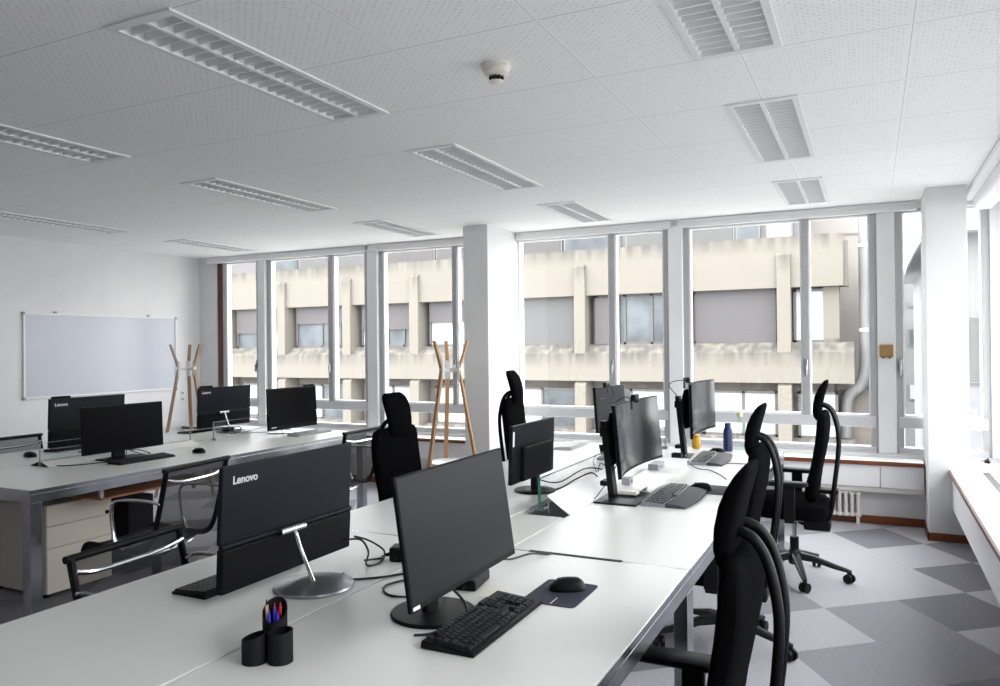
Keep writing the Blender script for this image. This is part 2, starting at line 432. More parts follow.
# back wall: posts, spandrel below the windows, header, corner post
POSTS = [(-6.70, -6.588), (-5.087, -4.951), (-3.36, -3.297), (-1.691, -1.561), (0.043, 0.177)]
bw = MB()
bw.box(XL, XR + .2, 6.954, 7.05, 0, .50)
bw.box(XL, XR + .2, 7.05, 7.3, 0, .56)
bw.box(XL, XR + .2, 7.09, 7.3, 2.57, ZC + .12)
bw.box(XL, -7.411, 7.10, 7.3, .5, ZC)
struct('wall_back', bw, M['wall'], 'white back wall around the window band')
for i, (a, b_) in enumerate(POSTS):
    struct('trim_%d' % (i + 1), MB().box(a, b_, 7.06, 7.22, .56, 2.575, .004), M['post'], 'grey white post between the back windows')
struct('trim_6', MB().box(.843, .99, 7.06, 7.26, .56, 2.575, .004), M['post'], 'pale post where the back and right window bands meet')
struct('trim_7', MB().box(-7.405, -7.308, 7.11, 7.22, .5, 2.56, .003), M['darkwood'], 'dark brown wooden jamb at the left end of the windows')
struct('wall_column_left', MB().box(-3.503, -3.242, 6.42, 7.25, 0, ZC, .004), M['column'], 'white square column between the two window groups')
struct('wall_column_right', MB().box(.368, .637, 6.52, 7.06, 0, ZC, .004), M['column'], 'white square column near the right corner')
b = MB(); b.box(XL, -3.503, 6.936, 6.954, 0, .065, .003); b.box(-3.242, .368, 6.936, 6.954, 0, .065, .003); b.box(.637, XR, 6.936, 6.954, 0, .065)
struct('baseboard_back', b, M['wood'], 'red brown wooden baseboard under the back windows')
b = MB(); b.box(.360, .645, 6.512, 6.52, 0, .06); b.box(.360, .368, 6.512, 6.94, 0, .06)
struct('baseboard_column', b, M['wood'], 'red brown baseboard around the right column')
struct('baseboard_left', MB().box(XL, XL + .015, YF, 6.93, 0, .065), M['wood'], 'red brown baseboard along the left wall')
# slim blind cassettes above the windows
for k, (x0, x1) in enumerate(((-7.52, -5.10), (-5.06, -3.51), (-3.235, -1.665), (-1.60, .34), (.645, .86))):
    b = MB()
    b.box(x0, x1, 7.045, 7.09, 2.585, ZC - .002, .006)
    b.box(x0, x1, 7.03, 7.09, 2.55, 2.585, .008)
    struct('trim_%d' % (8 + k), b, M['blindbox'], 'pale grey blind cassette under the ceiling above the back windows')
b = MB(); b.box(.72, .86, -3, 7.0, 2.50, ZC - .002, .03, 3); b.box(.66, .72, -3, 7.0, 2.58, ZC - .002, .01)
struct('trim_13', b, M['white'], 'white rounded blind cassette along the right window band', smooth=True)

def window(n, x0, x1, mulls, label, handle=None, hidden_right=False):
    fr = MB(); y0, y1 = 7.10, 7.19
    fw = .056
    fr.box(x0, x0 + fw, y0, y1, .56, 2.575, .004); fr.box(x1 - fw, x1, y0, y1, .56, 2.575, .004)
    fr.box(x0 + fw, x1 - fw, y0, y1, 2.55, 2.575)
    for m0, m1 in mulls:
        fr.box(m0 + .006, m1 - .006, y0 - .008, y1, .86, 2.56, .004)
    w = struct('window_%d' % n, fr, M['alu'], label)
    tb = MB(); tb.box(x0 + .02, x1 - .02, y0 - .006, y1, .77, .862, .005); tb.box(x0 + .02, x1 - .02, y0 - .006, y1, .56, .61, .005)
    tb.box(x0 + .02, x1 - .02, y0 - .03, y0, .56, .575, .003)
    tb.build('transom', M['transom'], w, smooth=False)
    # slim light sash bead next to each pane
    edges = [x0 + fw] + [v for m in mulls for v in (m[0] + .006, m[1] - .006)] + [x1 - fw]
    for a, b_ in zip(edges[0::2], edges[1::2]):
        bd = MB(); t_ = .011
        bd.box(a, a + t_, y0 + .01, y1 - .01, .862, 2.55); bd.box(b_ - t_, b_, y0 + .01, y1 - .01, .862, 2.55)
        bd.box(a + t_, b_ - t_, y0 + .01, y1 - .01, 2.538, 2.55); bd.box(a + t_, b_ - t_, y0 + .01, y1 - .01, .862, .878)
        bd.build('sash_bead', M['white'], w, smooth=False)
        MB().box(a + t_, b_ - t_, y0 + .045, y0 + .05, .878, 2.538).build('window_pane', M['glass'], w, smooth=False)
    MB().box(x0 + fw, x1 - fw, y0 + .045, y0 + .05, .61, .77).build('window_pane', M['glass'], w, smooth=False)
    if handle is not None:
        h = MB(); h.box(handle - .012, handle + .012, y0 - .03, y0 - .012, 1.24, 1.34, .004); h.box(handle - .008, handle + .008, y0 - .055, y0 - .03, 1.20, 1.29, .004)
        h.build('window_handle', M['silver'], w)
window(1, -7.308, -6.70, [], 'narrow single pane window at the left end', -6.735)
window(2, -6.588, -5.087, [(-5.664, -5.578)], 'two pane window second from the left', -5.62)
window(3, -4.951, -3.36, [(-4.014, -3.947)], 'two pane window just left of the left column', -3.98)
window(4, -3.297, -1.691, [(-2.283, -2.208)], 'two pane window just right of the left column', -2.245)
window(5, -1.561, 0.043, [(-0.549, -0.476)], 'two pane window behind the right group of chairs', -.51)
window(6, 0.177, 0.843, [], 'narrow window partly behind the right column', .205)

# right wall: window band; unseen solid stretch near the camera added to block daylight
b = MB(); b.box(.98, 1.1, YF, .27, .56, 2.54); b.box(.98, 1.1, YF, 7.3, 0, .56); b.box(.98, 1.1, YF, 7.3, 2.54, ZC + .12)
struct('wall_right', b, M['wall'], 'white right wall below and above its window band')
for i in range(4):
    y1 = 7.06 - i * 1.70; y0 = y1 - 1.70
    fr = MB()
    fr.box(.96, 1.05, y1 - .13, y1, .56, 2.56); fr.box(.97, 1.04, y0, y0 + .06, .56, 2.56); fr.box(.97, 1.04, y1 - .19, y1 - .13, .56, 2.56)
    fr.box(.97, 1.04, (y0 + y1) / 2 - .04, (y0 + y1) / 2 + .04, .86, 2.54); fr.box(.97, 1.04, y0, y1, 2.5, 2.56); fr.box(.97, 1.04, y0, y1, .77, .86); fr.box(.97, 1.04, y0, y1, .56, .61)
    w = struct('window_%d' % (7 + i), fr, M['post'], 'window of the right hand window band')
    MB().box(1.0, 1.005, y0 + .06, y1 - .19, .61, 2.5).build('window_pane', M['dimming'], w, smooth=False)

# window benches
def bench_top(b, nos, x0, x1, y0, y1):
    b.box(x0, x1, y0, y1, .50, .53, .002)
def back_bench(x0, x1, seams, label):
    t = thing('window_bench', label, 'window bench', ((x0 + x1) / 2, 6.95, .25)); cx_, cz_ = (x0 + x1) / 2, .25
    g = lambda *a: (a[0] - cx_, a[1] - cx_, a[2] - 6.95, a[3] - 6.95, a[4] - cz_, a[5] - cz_)
    MB().box(*g(x0, x1, 6.81, 7.10, .505, .53), .002).build('bench_top', M['white'], t)
    MB().box(*g(x0, x1, 6.795, 6.815, .497, .5295), .003).build('wooden_nosing', M['wood'], t)
    e = [x0] + seams + [x1]
    for a, c in zip(e, e[1:]):
        MB().box(*g(a + .003, c - .003, 6.825, 6.843, .318, .496), .002).build('front_panel', M['white'], t)
    MB().box(*g(x0, x1, 6.843, 6.953, .275, .505)).build('duct_body', M['beige'], t)
    return t
back_bench(-3.24, .358, [-1.626, .05], 'white window bench with red brown edge behind the right desks')
back_bench(-7.70, -3.505, [-6.645, -5.02], 'white window bench with red brown edge left of the left column')
t = thing('window_bench', 'white window bench along the right wall with a slotted vent', 'window bench', (.7, 2, .38))
b = MB(); b.box(-.19, .27, -5.2, 4.51, .125, .15, .002); b.box(-.05, .27, 4.51, 5.05, .125, .15); b.build('bench_top', M['white'], t)
MB().box(-.205, -.19, -5.2, 4.51, .125, .1495, .003).build('wooden_nosing', M['nosing'], t)
MB().box(-.18, -.155, -5.2, 4.51, -.13, .116, .002).build('front_panel', M['white'], t)
vg = MB()
vg.box(0.0, .055, -2.0, 4.49, .1495, .152)
vg.build('vent_grille', M['louver'], t)
sl = MB()
for k in range(70):
    y_ = 4.46 - k * .03
    sl.box(.004, .051, y_, y_ + .012, .1515, .1535)
sl.build('vent_slots', M['darkslot'], t)
for k in (-1, 1): MB().box(-.03, .02, 2 * k + .5, 2 * k + .55, -.38, .125).build('leg', M['beige'], t)

# radiators under the back bench
def radiator(x0, n, label):
    t = thing('radiator', label, 'radiator', (x0, 6.895, 0), 0, 'column radiators under the window bench')
    for k in range(n):
        b = MB()
        for yy in (-.022, .022): b.cyl((k * .046, yy, .075), (k * .046, yy, .255), .013, n=10)
        b.cbox((k * .046, 0, .075), (.046, .068, .03), .01); b.cbox((k * .046, 0, .255), (.046, .068, .03), .01)
        b.build('radiator_column', M['radiator'], t)
    b = MB(); b.box(-.01, .015, -.02, .02, 0, .07); b.box((n - 1) * .046 - .015, (n - 1) * .046 + .01, -.02, .02, 0, .07)
    b.build('foot', M['radiator'], t)
radiator(-.62, 12, 'cream column radiator under the bench behind the right chairs')
radiator(-4.55, 12, 'cream column radiator under the bench beside the left column')

# ------------------------------------------------------------------ ceiling fixtures
def louvre(x0, x1, y0, y1, label):
    cx_, cy_ = (x0 + x1) / 2, (y0 + y1) / 2
    L = y1 - y0
    t = thing('louvre_light', label, 'ceiling light', (cx_, cy_, ZC), 0, 'recessed louvre lights, all switched off')
    f = MB(); w = .155
    f.box(-w - .01, -w + .018, -L / 2 - .01, L / 2 + .01, -.008, .004); f.box(w - .018, w + .01, -L / 2 - .01, L / 2 + .01, -.008, .004)
    f.box(-w + .018, w - .018, -L / 2 - .01, -L / 2 + .03, -.008, .004); f.box(-w + .018, w - .018, L / 2 - .03, L / 2 + .01, -.008, .004)
    f.build('frame', M['fixture'], t, smooth=False)
    h = MB(); h.box(-w, -w + .004, -L / 2, L / 2, .004, .11); h.box(w - .004, w, -L / 2, L / 2, .004, .11)
    h.box(-w, w, -L / 2, -L / 2 + .004, .004, .11); h.box(-w, w, L / 2 - .004, L / 2, .004, .11); h.box(-w, w, -L / 2, L / 2, .106, .11)
    h.build('housing', M['reflector'], t, smooth=False)
    MB().box(-.009, .009, -L / 2 + .03, L / 2 - .03, -.006, .05).build('centre_rib', M['fixture'], t, smooth=False)
    for s in (-1, 1):
        v = MB(); n = int((L - .06) / .058)
        for k in range(n + 1):
            y_ = -L / 2 + .03 + k * (L - .06) / n
            v.faces([(s * .009, y_ - .003, -.004), (s * (w - .018), y_ - .003, -.004), (s * (w - .018), y_ - .014, .048), (s * .009, y_ - .014, .048),
                     (s * .009, y_ + .003, -.004), (s * (w - .018), y_ + .003, -.004), (s * (w - .018), y_ + .014, .048), (s * .009, y_ + .014, .048)],
                    [(0, 1, 2, 3), (4, 7, 6, 5), (0, 4, 5, 1), (3, 2, 6, 7), (0, 3, 7, 4), (1, 5, 6, 2)])
        for q in (.009, w - .018):
            v.faces([(s * q, -L / 2 + .03, -.004), (s * q, L / 2 - .03, -.004), (s * (q + (.012 if q < .05 else -.012)), L / 2 - .03, .06), (s * (q + (.012 if q < .05 else -.012)), -L / 2 + .03, .06)], [(0, 1, 2, 3)])
        v.build('louvre', M['louver'], t, smooth=False)
        MB().cyl((s * .07, -L / 2 + .05, .075), (s * .07, L / 2 - .05, .075), .012, n=10).build('tube_lamp', M['fixture'], t)
COLN = ['second row from the right', 'third row from the right', 'row nearest the left wall', 'rightmost row']
ROWN = ['nearest the viewer in the ', 'middle one of the ', 'nearest the windows in the ']
for i, l in enumerate(LIGHTS):
    louvre(*l, 'switched off ceiling light, ' + ROWN[i % 3] + COLN[i // 3])
t = thing('smoke_detector', 'round cream smoke detector hanging from the ceiling', 'smoke detector', (-1.365, 2.80, ZC))
MB().lathe([(.058, 0), (.060, -.006), (.060, -.018), (.056, -.022)]).build('mounting_base', M['cream'], t)
MB().lathe([(.054, -.022), (.052, -.036), (.040, -.046), (.030, -.048)]).build('housing', M['cream'], t)
b = MB()
for k in range(10):
    a = 2 * PI * k / 10
    b.m = Matrix.Rotation(a, 4, 'Z'); b.box(.024, .030, -.004, .004, -.066, -.047)
b.m = Matrix.Identity(4); b.lathe([(.020, -.047), (.020, -.066)])
b.build('sensor_cage', M['darkslot'], t)
MB().lathe([(.030, -.066), (.030, -.071), (.018, -.076)]).build('cap', M['cream'], t)

# ------------------------------------------------------------------ wall things
t = thing('whiteboard', 'wide empty whiteboard with aluminium frame on the left wall', 'whiteboard', (XL, 5.775, 1.43))
MB().box(.006, .014, -.93, .93, -.43, .43).build('writing_surface', M['board'], t)
b = MB(); b.box(.002, .024, -.945, .945, .42, .44, .003); b.box(.002, .024, -.945, .945, -.44, -.42, .003); b.box(.002, .024, -.945, -.925, -.42, .42, .003); b.box(.002, .024, .925, .945, -.42, .42, .003)
b.build('frame', M['boardframe'], t)
for sy in (-1, 1):
    for sz in (-1, 1):
        MB().cbox((.014, sy * .938, sz * .433), (.028, .03, .03), .006).build('corner_cap', M['greyblock'], t)
for yy in (-.6, .55): MB().cbox((.012, yy, .452), (.016, .035, .022), .003).build('hanger_clip', M['greyblock'], t)
for k, z_ in enumerate((.94, .865)):
    t = thing('wall_socket', ['upper', 'lower'][k] + ' white power socket on the left wall beside the far coat stand', 'power socket', (XL, 6.815, z_))
    MB().box(0.001, .012, -.028, .028, -.028, .028, .004).build('cover_plate', M['cream'], t)
    MB().lathe([(.016, 0), (.016, .002)], n=16).build('socket_face', M['greyblock'], t)
    t.children[-1].rotation_euler = (0, PI / 2, 0); t.children[-1].location = (.012, 0, 0)
t = thing('thermostat', 'small square brown thermostat on the window post', 'thermostat', (.108, 7.06, 1.408))
MB().box(-.052, .052, -.03, -.001, -.052, .052, .008).build('housing', M['brown'], t)
b = MB(); b.box(-.035, -.015, -.025, -.008, -.060, -.05, .003); b.box(.015, .035, -.025, -.008, -.060, -.05, .003); b.build('button', M['black'], t)

# ------------------------------------------------------------------ desks
D = .74
def bench_desk(x0, x1, y0, y1, label, legs_y, parts, ch0, ch1, lw=.045):
    t = thing('desk', label, 'desk', ((x0 + x1) / 2, (y0 + y1) / 2, 0)); cx_, cy_ = (x0 + x1) / 2, (y0 + y1) / 2
    q = lambda a, b_, c, d, e, f: (a - cx_, b_ - cx_, c - cy_, d - cy_, e, f)
    # two tops with a cable channel between them
    MB().box(*q(x0 + .004, ch0 - .004, y0 + .004, y1 - .004, D - .022, D), .002).build('tabletop', M['desk'], t)
    MB().box(*q(ch1 + .004, x1 - .004, y0 + .004, y1 - .004, D - .022, D), .002).build('tabletop', M['desk'], t)
    for (a, b_, c, d) in parts:       # fixed channel lids
        MB().box(*q(ch0 + .001, ch1 - .001, a, b_, D - .012, D - .0005), .002).build('channel_lid', M['desk'], t)
    b = MB(); b.box(*q(ch0 - .004, ch0 + .002, y0 + .07, y1 - .07, D - .14, D - .023)); b.box(*q(ch1 - .002, ch1 + .004, y0 + .07, y1 - .07, D - .14, D - .023)); b.box(*q(ch0 - .004, ch1 + .004, y0 + .07, y1 - .07, D - .145, D - .139))
    b.build('cable_channel', M['greyblock'], t, smooth=False)
    ap = .066
    for (a, b_, c, d) in ((x0, x0 + .05, y0, y1), (x1 - .05, x1, y0, y1), (x0 + .05, x1 - .05, y0, y0 + .05), (x0 + .05, x1 - .05, y1 - .05, y1)):
        MB().box(*q(a, b_, c, d, D - .004 - ap, D - .0225), .002).build('frame_rail', M['steel'], t)
    b = MB()
    for (a, b_, c, d) in ((x0, x0 + .004, y0, y1), (x1 - .004, x1, y0, y1), (x0, x1, y0, y0 + .004), (x0, x1, y1 - .004, y1)):
        b.box(*q(a, b_, c, d, D - .022, D - .001))
    b.build('edge_trim', M['steel'], t, smooth=False)
    for ly in legs_y:
        for lx in (x0, x1 - lw):
            MB().box(*q(lx, lx + lw, ly, ly + lw, 0, D - .070), .002).build('leg', M['steel'], t)
    return t
CH0, CH1 = -1.415, -1.20
bench_desk(-2.135, -.545, .98, 2.528, 'near double desk with pale grey top and polished steel edge, closest to the viewer', (.98, 2.483), [], CH0, CH0 + .001)
dk = bench_desk(-2.135, -.545, 2.529, 5.53, 'long pale grey double desk under the curved monitors, by the windows', (2.529, 5.485), [(2.533, 3.08, 0, 0), (4.72, 5.526, 0, 0)], CH0, CH1)
bench_desk(-5.66, -4.015, 2.55, 5.55, 'long pale grey double desk on steel legs in front of the whiteboard', (2.55, 5.485), [(2.554, 5.546, 0, 0)], -4.945, -4.735, .065)
# dark slot where the near and the long desk meet
b = MB(); b.box(-1.12, -.776, 2.517, 2.540, D - .03, D + .0012); tag(b.build('cable_slot', M['darkslot']), 'thin dark cable slot between the near desk and the long desk', 'cable slot')
t = thing('hatch_lid', 'white metal cable hatch lid propped open beside the glass screen', 'cable hatch lid', (-1.19, 3.86, D))
b = MB(); b.faces([(0, -.74, .001), (0, .74, .001), (-.105, .74, .075), (-.105, -.74, .075), (0.004, -.74, .004), (.004, .74, .004), (-.103, .74, .079), (-.103, -.74, .079)],
                 [(0, 1, 2, 3), (4, 7, 6, 5), (0, 4, 5, 1), (1, 5, 6, 2), (2, 6, 7, 3), (3, 7, 4, 0)])
b.build('lid_plate', M['white'], t, smooth=False)
b = MB()
for yy in (-.73, 0, .73):
    b.box(-.104, -.098, yy - .004, yy + .004, .0, .075)
b.build('lid_stay', M['silver'], t, smooth=False)
t = thing('hatch_lid', 'raised white cable hatch lid under the nearer curved monitor', 'cable hatch lid', (-1.085, 4.15, D))
MB().box(-.07, .065, -.50, .60, .028, .034, .002).build('lid_plate', M['white'], t)
MB().box(-.06, .06, -.56, -.50, .014, .032, .004).build('end_strip', M['cream'], t)
b = MB(); b.box(-.06, -.05, -.35, .55, 0, .028); b.box(.05, .06, -.35, .55, 0, .028); b.build('lid_support', M['white'], t, smooth=False)
# glass screens in the middle of the benches
def glass_screen(x, y0, y1, label, h=.147, tent=False, edge='paleedge'):
    t = thing('glass_screen', label, 'glass screen', (x, (y0 + y1) / 2, D), 0, 'low glass screens on the desks'); L = y1 - y0
    MB().box(-.005, .005, -L / 2 + .004, L / 2 - .004, .012, h).build('glass_pane', M['acrylic'], t, smooth=False)
    b = MB(); b.box(-.0055, .0055, -L / 2, -L / 2 + .004, .012, h); b.box(-.0055, .0055, L / 2 - .004, L / 2, .012, h); b.box(-.0055, .0055, -L / 2, L / 2, h, h + .002)
    b.build('glass_edge', M[edge], t, smooth=False)
    for s in (-1, 1): MB().cbox((0, s * (L / 2 - .03), .008), (.05, .05, .016), .003).build('foot_clamp', M['silver'], t)
    if tent:
        b = MB()
        for s in (-1, 1):
            b.faces([(s * .012, -L / 2 - .0, .032), (s * .012, L / 2, .032), (s * .10, L / 2, .001), (s * .10, -L / 2, .001)], [(0, 1, 2, 3)])
            b.faces([(s * .012, -L / 2 - .0, .001), (s * .012, -L / 2, .032), (s * .10, -L / 2, .001)], [(0, 1, 2)])
        b.build('cable_cover', M['desk'], t, smooth=False)
        b = MB()
        for s in (-1, 1): b.faces([(s * .012, -L / 2 - .001, .001), (s * .012, -L / 2 - .001, .03), (s * .095, -L / 2 - .001, .001)], [(0, 1, 2)])
        b.build('cover_end', M['darkslot'], t, smooth=False)
glass_screen(-1.338, 3.134, 4.30, 'low glass screen with green edge on the long right desk, nearer one', edge='greenedge')
glass_screen(-1.338, 4.62, 5.45, 'low glass screen on the long right desk nearest the windows')
glass_screen(-4.80, 3.113, 4.32, 'low glass screen on the left desk behind the dark wide monitor', tent=True)
glass_screen(-4.80, 4.55, 5.45, 'low glass screen on the left desk nearest the windows')

# drawer pedestal, waste bin and wooden tray beneath the left desk
t = thing('drawer_pedestal', 'beige three drawer pedestal under the end of the left desk', 'drawer cabinet', (-4.42, 3.11, 0))
MB().box(-.56, -.002, -.215, .215, .03, .56, .003).build('body', M['pedside'], t)
b = MB()
for sx_ in (-.5, -.06):
    for sy_ in (-.17, .17): b.cyl((sx_, sy_, 0), (sx_, sy_, .03), .018, n=10)
b.build('castor', M['black'], t)
for k, (z0, z1) in enumerate(((.436, .558), (.305, .432), (.035, .301))):
    d = MB().box(0, .018, -.213, .213, z0, z1, .002).build('drawer', M['pedestal'], t)
    if k == 0:
        MB().cyl((.017, .18, .45), (.026, .18, .45), .012, n=14).build('lock', M['black'], d)
t = thing('computer_tower', 'black computer tower standing beside the beige drawer pedestal', 'computer tower', (-4.62, 3.56, 0))
MB().box(-.22, .20, -.10, .10, .012, .50, .008).build('case', M['blackmatte'], t)
b = MB(); b.box(.20, .204, -.09, .09, .05, .48, .002); b.build('front_panel', M['black'], t)
b = MB(); b.cbox((-.18, 0, .006), (.03, .18, .012)); b.cbox((.16, 0, .006), (.03, .18, .012)); b.build('foot', M['black'], t)
t = thing('pencil_tray', 'orange brown wooden tray hung beneath the left desk edge', 'desk tray', (-4.25, 3.42, .60))
MB().box(-.19, .19, -.42, .42, 0, .012, .002).build('tray_board', M['trayw'], t)
for sy_ in (-.40, .40):
    MB().box(-.19, -.17, sy_ - .01, sy_ + .01, .012, .072).build('hanger', M['steel'], t)
    MB().box(.15, .17, sy_ - .01, sy_ + .01, .012, .072).build('hanger', M['steel'], t)

# ------------------------------------------------------------------ monitors
def slab(w, h, t_, bev=.003, x=0, y=0, z=0, tilt=0.0):
    """a panel standing on its lower edge, facing -Y; tilt leans its top back"""
    b = MB(); b.m = Matrix.Translation((x, y, z)) @ Matrix.Rotation(-tilt, 4, 'X')
    b.box(-w / 2, w / 2, 0, t_, 0, h, bev)
    return b
def lettering(text, size, parent, mtx, material):
    cu = bpy.data.curves.new('logo', 'FONT'); cu.body = text; cu.size = size; cu.extrude = .0006; cu.align_x = 'LEFT'; cu.offset = size * .02
    tmp = bpy.data.objects.new('logo', cu); col.objects.link(tmp)
    dg = bpy.context.evaluated_depsgraph_get(); dg.update()
    me = bpy.data.meshes.new_from_object(tmp.evaluated_get(dg)); me.name = 'logo_lettering'
    bpy.data.objects.remove(tmp); bpy.data.curves.remove(cu)
    me.materials.clear(); me.materials.append(material); me.transform(mtx)
    o = bpy.data.objects.new('logo_lettering', me); col.objects.link(o); o.parent = parent
    return o

def aio(loc, yaw, label, off=(-.0, -.12), w=.61, h=.372, zb=.042, tilt=3.0, webcam=True):
    """slim all-in-one with a bent chrome stand on a round foot; faces -Y"""
    t = thing('all_in_one_computer', label, 'computer monitor', loc, yaw)
    MB().lathe([(.122, 0), (.124, .004), (.122, .010), (.09, .016), (.02, .019)], n=40).build('foot', M['silver'], t)
    ox, oy = off; tl = math.radians(tilt)
    up = Vector((0, math.sin(tl), math.cos(tl))); c0 = Vector((ox, oy, zb))
    hz = .36 * h
    ax = c0 + up * hz + Vector((0, .034, 0)); ax.x = 0
    MB().tube(spline([(0, 0, .015), (0, ax.y * .28, .06), (0, ax.y * .62, ax.z - .055), (0, ax.y * .8 , ax.z - .016), (0, ax.y * .93, ax.z - .002), (0, ax.y, ax.z)], 6), .0075, 12, flat=.8).build('stand_arm', M['chrome'], t)
    MB().cyl((-.055, ax.y, ax.z), (.055, ax.y, ax.z), .0115, n=16).build('hinge_bar', M['chrome'], t)
    pm = Matrix.Translation(c0) @ Matrix.Rotation(-tl, 4, 'X')
    b = MB(); b.m = pm; b.box(-w / 2, w / 2, 0, .018, hz + .008, h, .004); p = b.build('display_housing', M['shell'], t)
    b = MB(); b.m = pm; b.box(-w / 2 + .002, w / 2 - .002, .0, .026, 0, hz - .004, .005); b.build('lower_housing', M['shellblack'], t)
    b = MB(); b.m = pm @ Matrix.Translation((0, .018, hz + .004)); b.tube([(-w / 2, 0, 0), (w / 2, 0, 0)], .0085, 12); b.build('hinge_rail', M['shell'], t)
    b = MB(); b.m = pm; b.box(-w / 2 + .012, w / 2 - .012, -.0015, .0005, hz * .30, h - .012); b.build('screen', M['screen'], t)
    b = MB(); b.m = pm; b.box(-w / 2 + .03, -w / 2 + .09, -.0015, .0005, .022, .030); b.build('brand_mark', M['lettering'], t)
    if webcam:
        b = MB(); b.m = pm; b.box(w / 2 - .16, w / 2 - .02, .0, .016, h - .003, h + .016, .003); b.build('webcam_bar', M['shellblack'], t)
    lm = pm @ Matrix.Translation((w / 2 - .038, .0185, h - .054)) @ Matrix.Rotation(PI, 4, 'Z') @ Matrix.Rotation(PI / 2, 4, 'X')
    lettering('Lenovo', .033, t, lm, M['lettering'])
    return t
aio((-1.565, 1.88, D), -PI / 2, 'large monitor seen from behind on a chrome stand, on the near desk', off=(-.018, -.125), w=.596, h=.366, zb=.04, tilt=3.2, webcam=False)
aio((-5.13, 3.76, D), -PI / 2, 'black monitor seen from behind at the left end, behind the dark wide screen', off=(0, -.12), w=.605, h=.350, zb=.05)
aio((-5.17, 5.10, D), -PI / 2, 'monitor seen from behind on the left desk below the far coat stand', off=(-.03, -.12), w=.616, h=.356, zb=.047)
aio((-4.67, 5.20, D), PI / 2, 'monitor with dark screen facing us at the window end of the left desk', off=(.03, -.12), w=.623, h=.357, zb=.043)

# near monitor, round foot
t = thing('computer_monitor', 'large near monitor with dark screen and round black foot, beside the keyboard', 'computer monitor', (-1.10, 1.825, D), PI / 2)
MB().lathe([(.118, 0), (.120, .005), (.116, .010), (.05, .014)], n=40).build('foot', M['black'], t)
b = MB(); b.box(-.03, .03, .0, .022, .01, .26, .004); b.build('stand_column', M['black'], t)
MB().box(-.05, .05, -.045, .0, .20, .30, .006).build('pivot', M['black'], t)
tl = 8.3
b = slab(.598, .331, .012, .003, .041, -.094, .093, math.radians(tl)); b.build('display_housing', M['shellblack'], t)
b = MB(); b.m = Matrix.Translation((.041, -.094, .093)) @ Matrix.Rotation(-math.radians(tl), 4, 'X'); b.box(-.293, .293, -.0012, .0006, .016, .326); b.build('screen', M['screenmatte'], t)
b = MB(); b.m = Matrix.Translation((.041, -.094, .093)) @ Matrix.Rotation(-math.radians(tl), 4, 'X'); b.box(-.292, -.262, -.002, .0, .005, .013); b.build('sticker', M['paper'], t)
b = MB(); b.m = Matrix.Translation((.041, -.094, .093)) @ Matrix.Rotation(-math.radians(tl), 4, 'X'); b.box(-.2, .22, .011, .04, .06, .27, .01); b.build('rear_cover', M['shellblack'], t)

# monitor seen from the back, round foot, behind the near one
t = thing('computer_monitor', 'black monitor seen from behind on a round foot, just beyond the near screen', 'computer monitor', (-1.555, 3.585, D), -PI / 2)
MB().lathe([(.105, 0), (.107, .005), (.10, .010), (.04, .013)], n=36).build('foot', M['black'], t)
MB().box(-.028, .028, -.012, .02, .01, .20, .005).build('stand_column', M['black'], t)
b = slab(.535, .283, .02, .003, .01, -.02, .072, math.radians(2)); b.build('display_housing', M['shell'], t)
b = MB(); b.m = Matrix.Translation((.01, -.02, .072)) @ Matrix.Rotation(-math.radians(2), 4, 'X'); b.box(-.20, .17, .019, .04, .005, .175, .008); b.build('rear_cover', M['shellblack'], t)
b = MB(); b.m = Matrix.Translation((.01, -.02, .072)) @ Matrix.Rotation(-math.radians(2), 4, 'X'); b.box(-.26, .26, -.001, .001, .015, .278); b.build('screen', M['screen'], t)
b = MB(); b.m = Matrix.Translation((.01, -.02, .072)) @ Matrix.Rotation(-math.radians(2), 4, 'X'); b.box(.245, .262, .0195, .021, .185, .255); b.build('sticker', M['paper'], t)

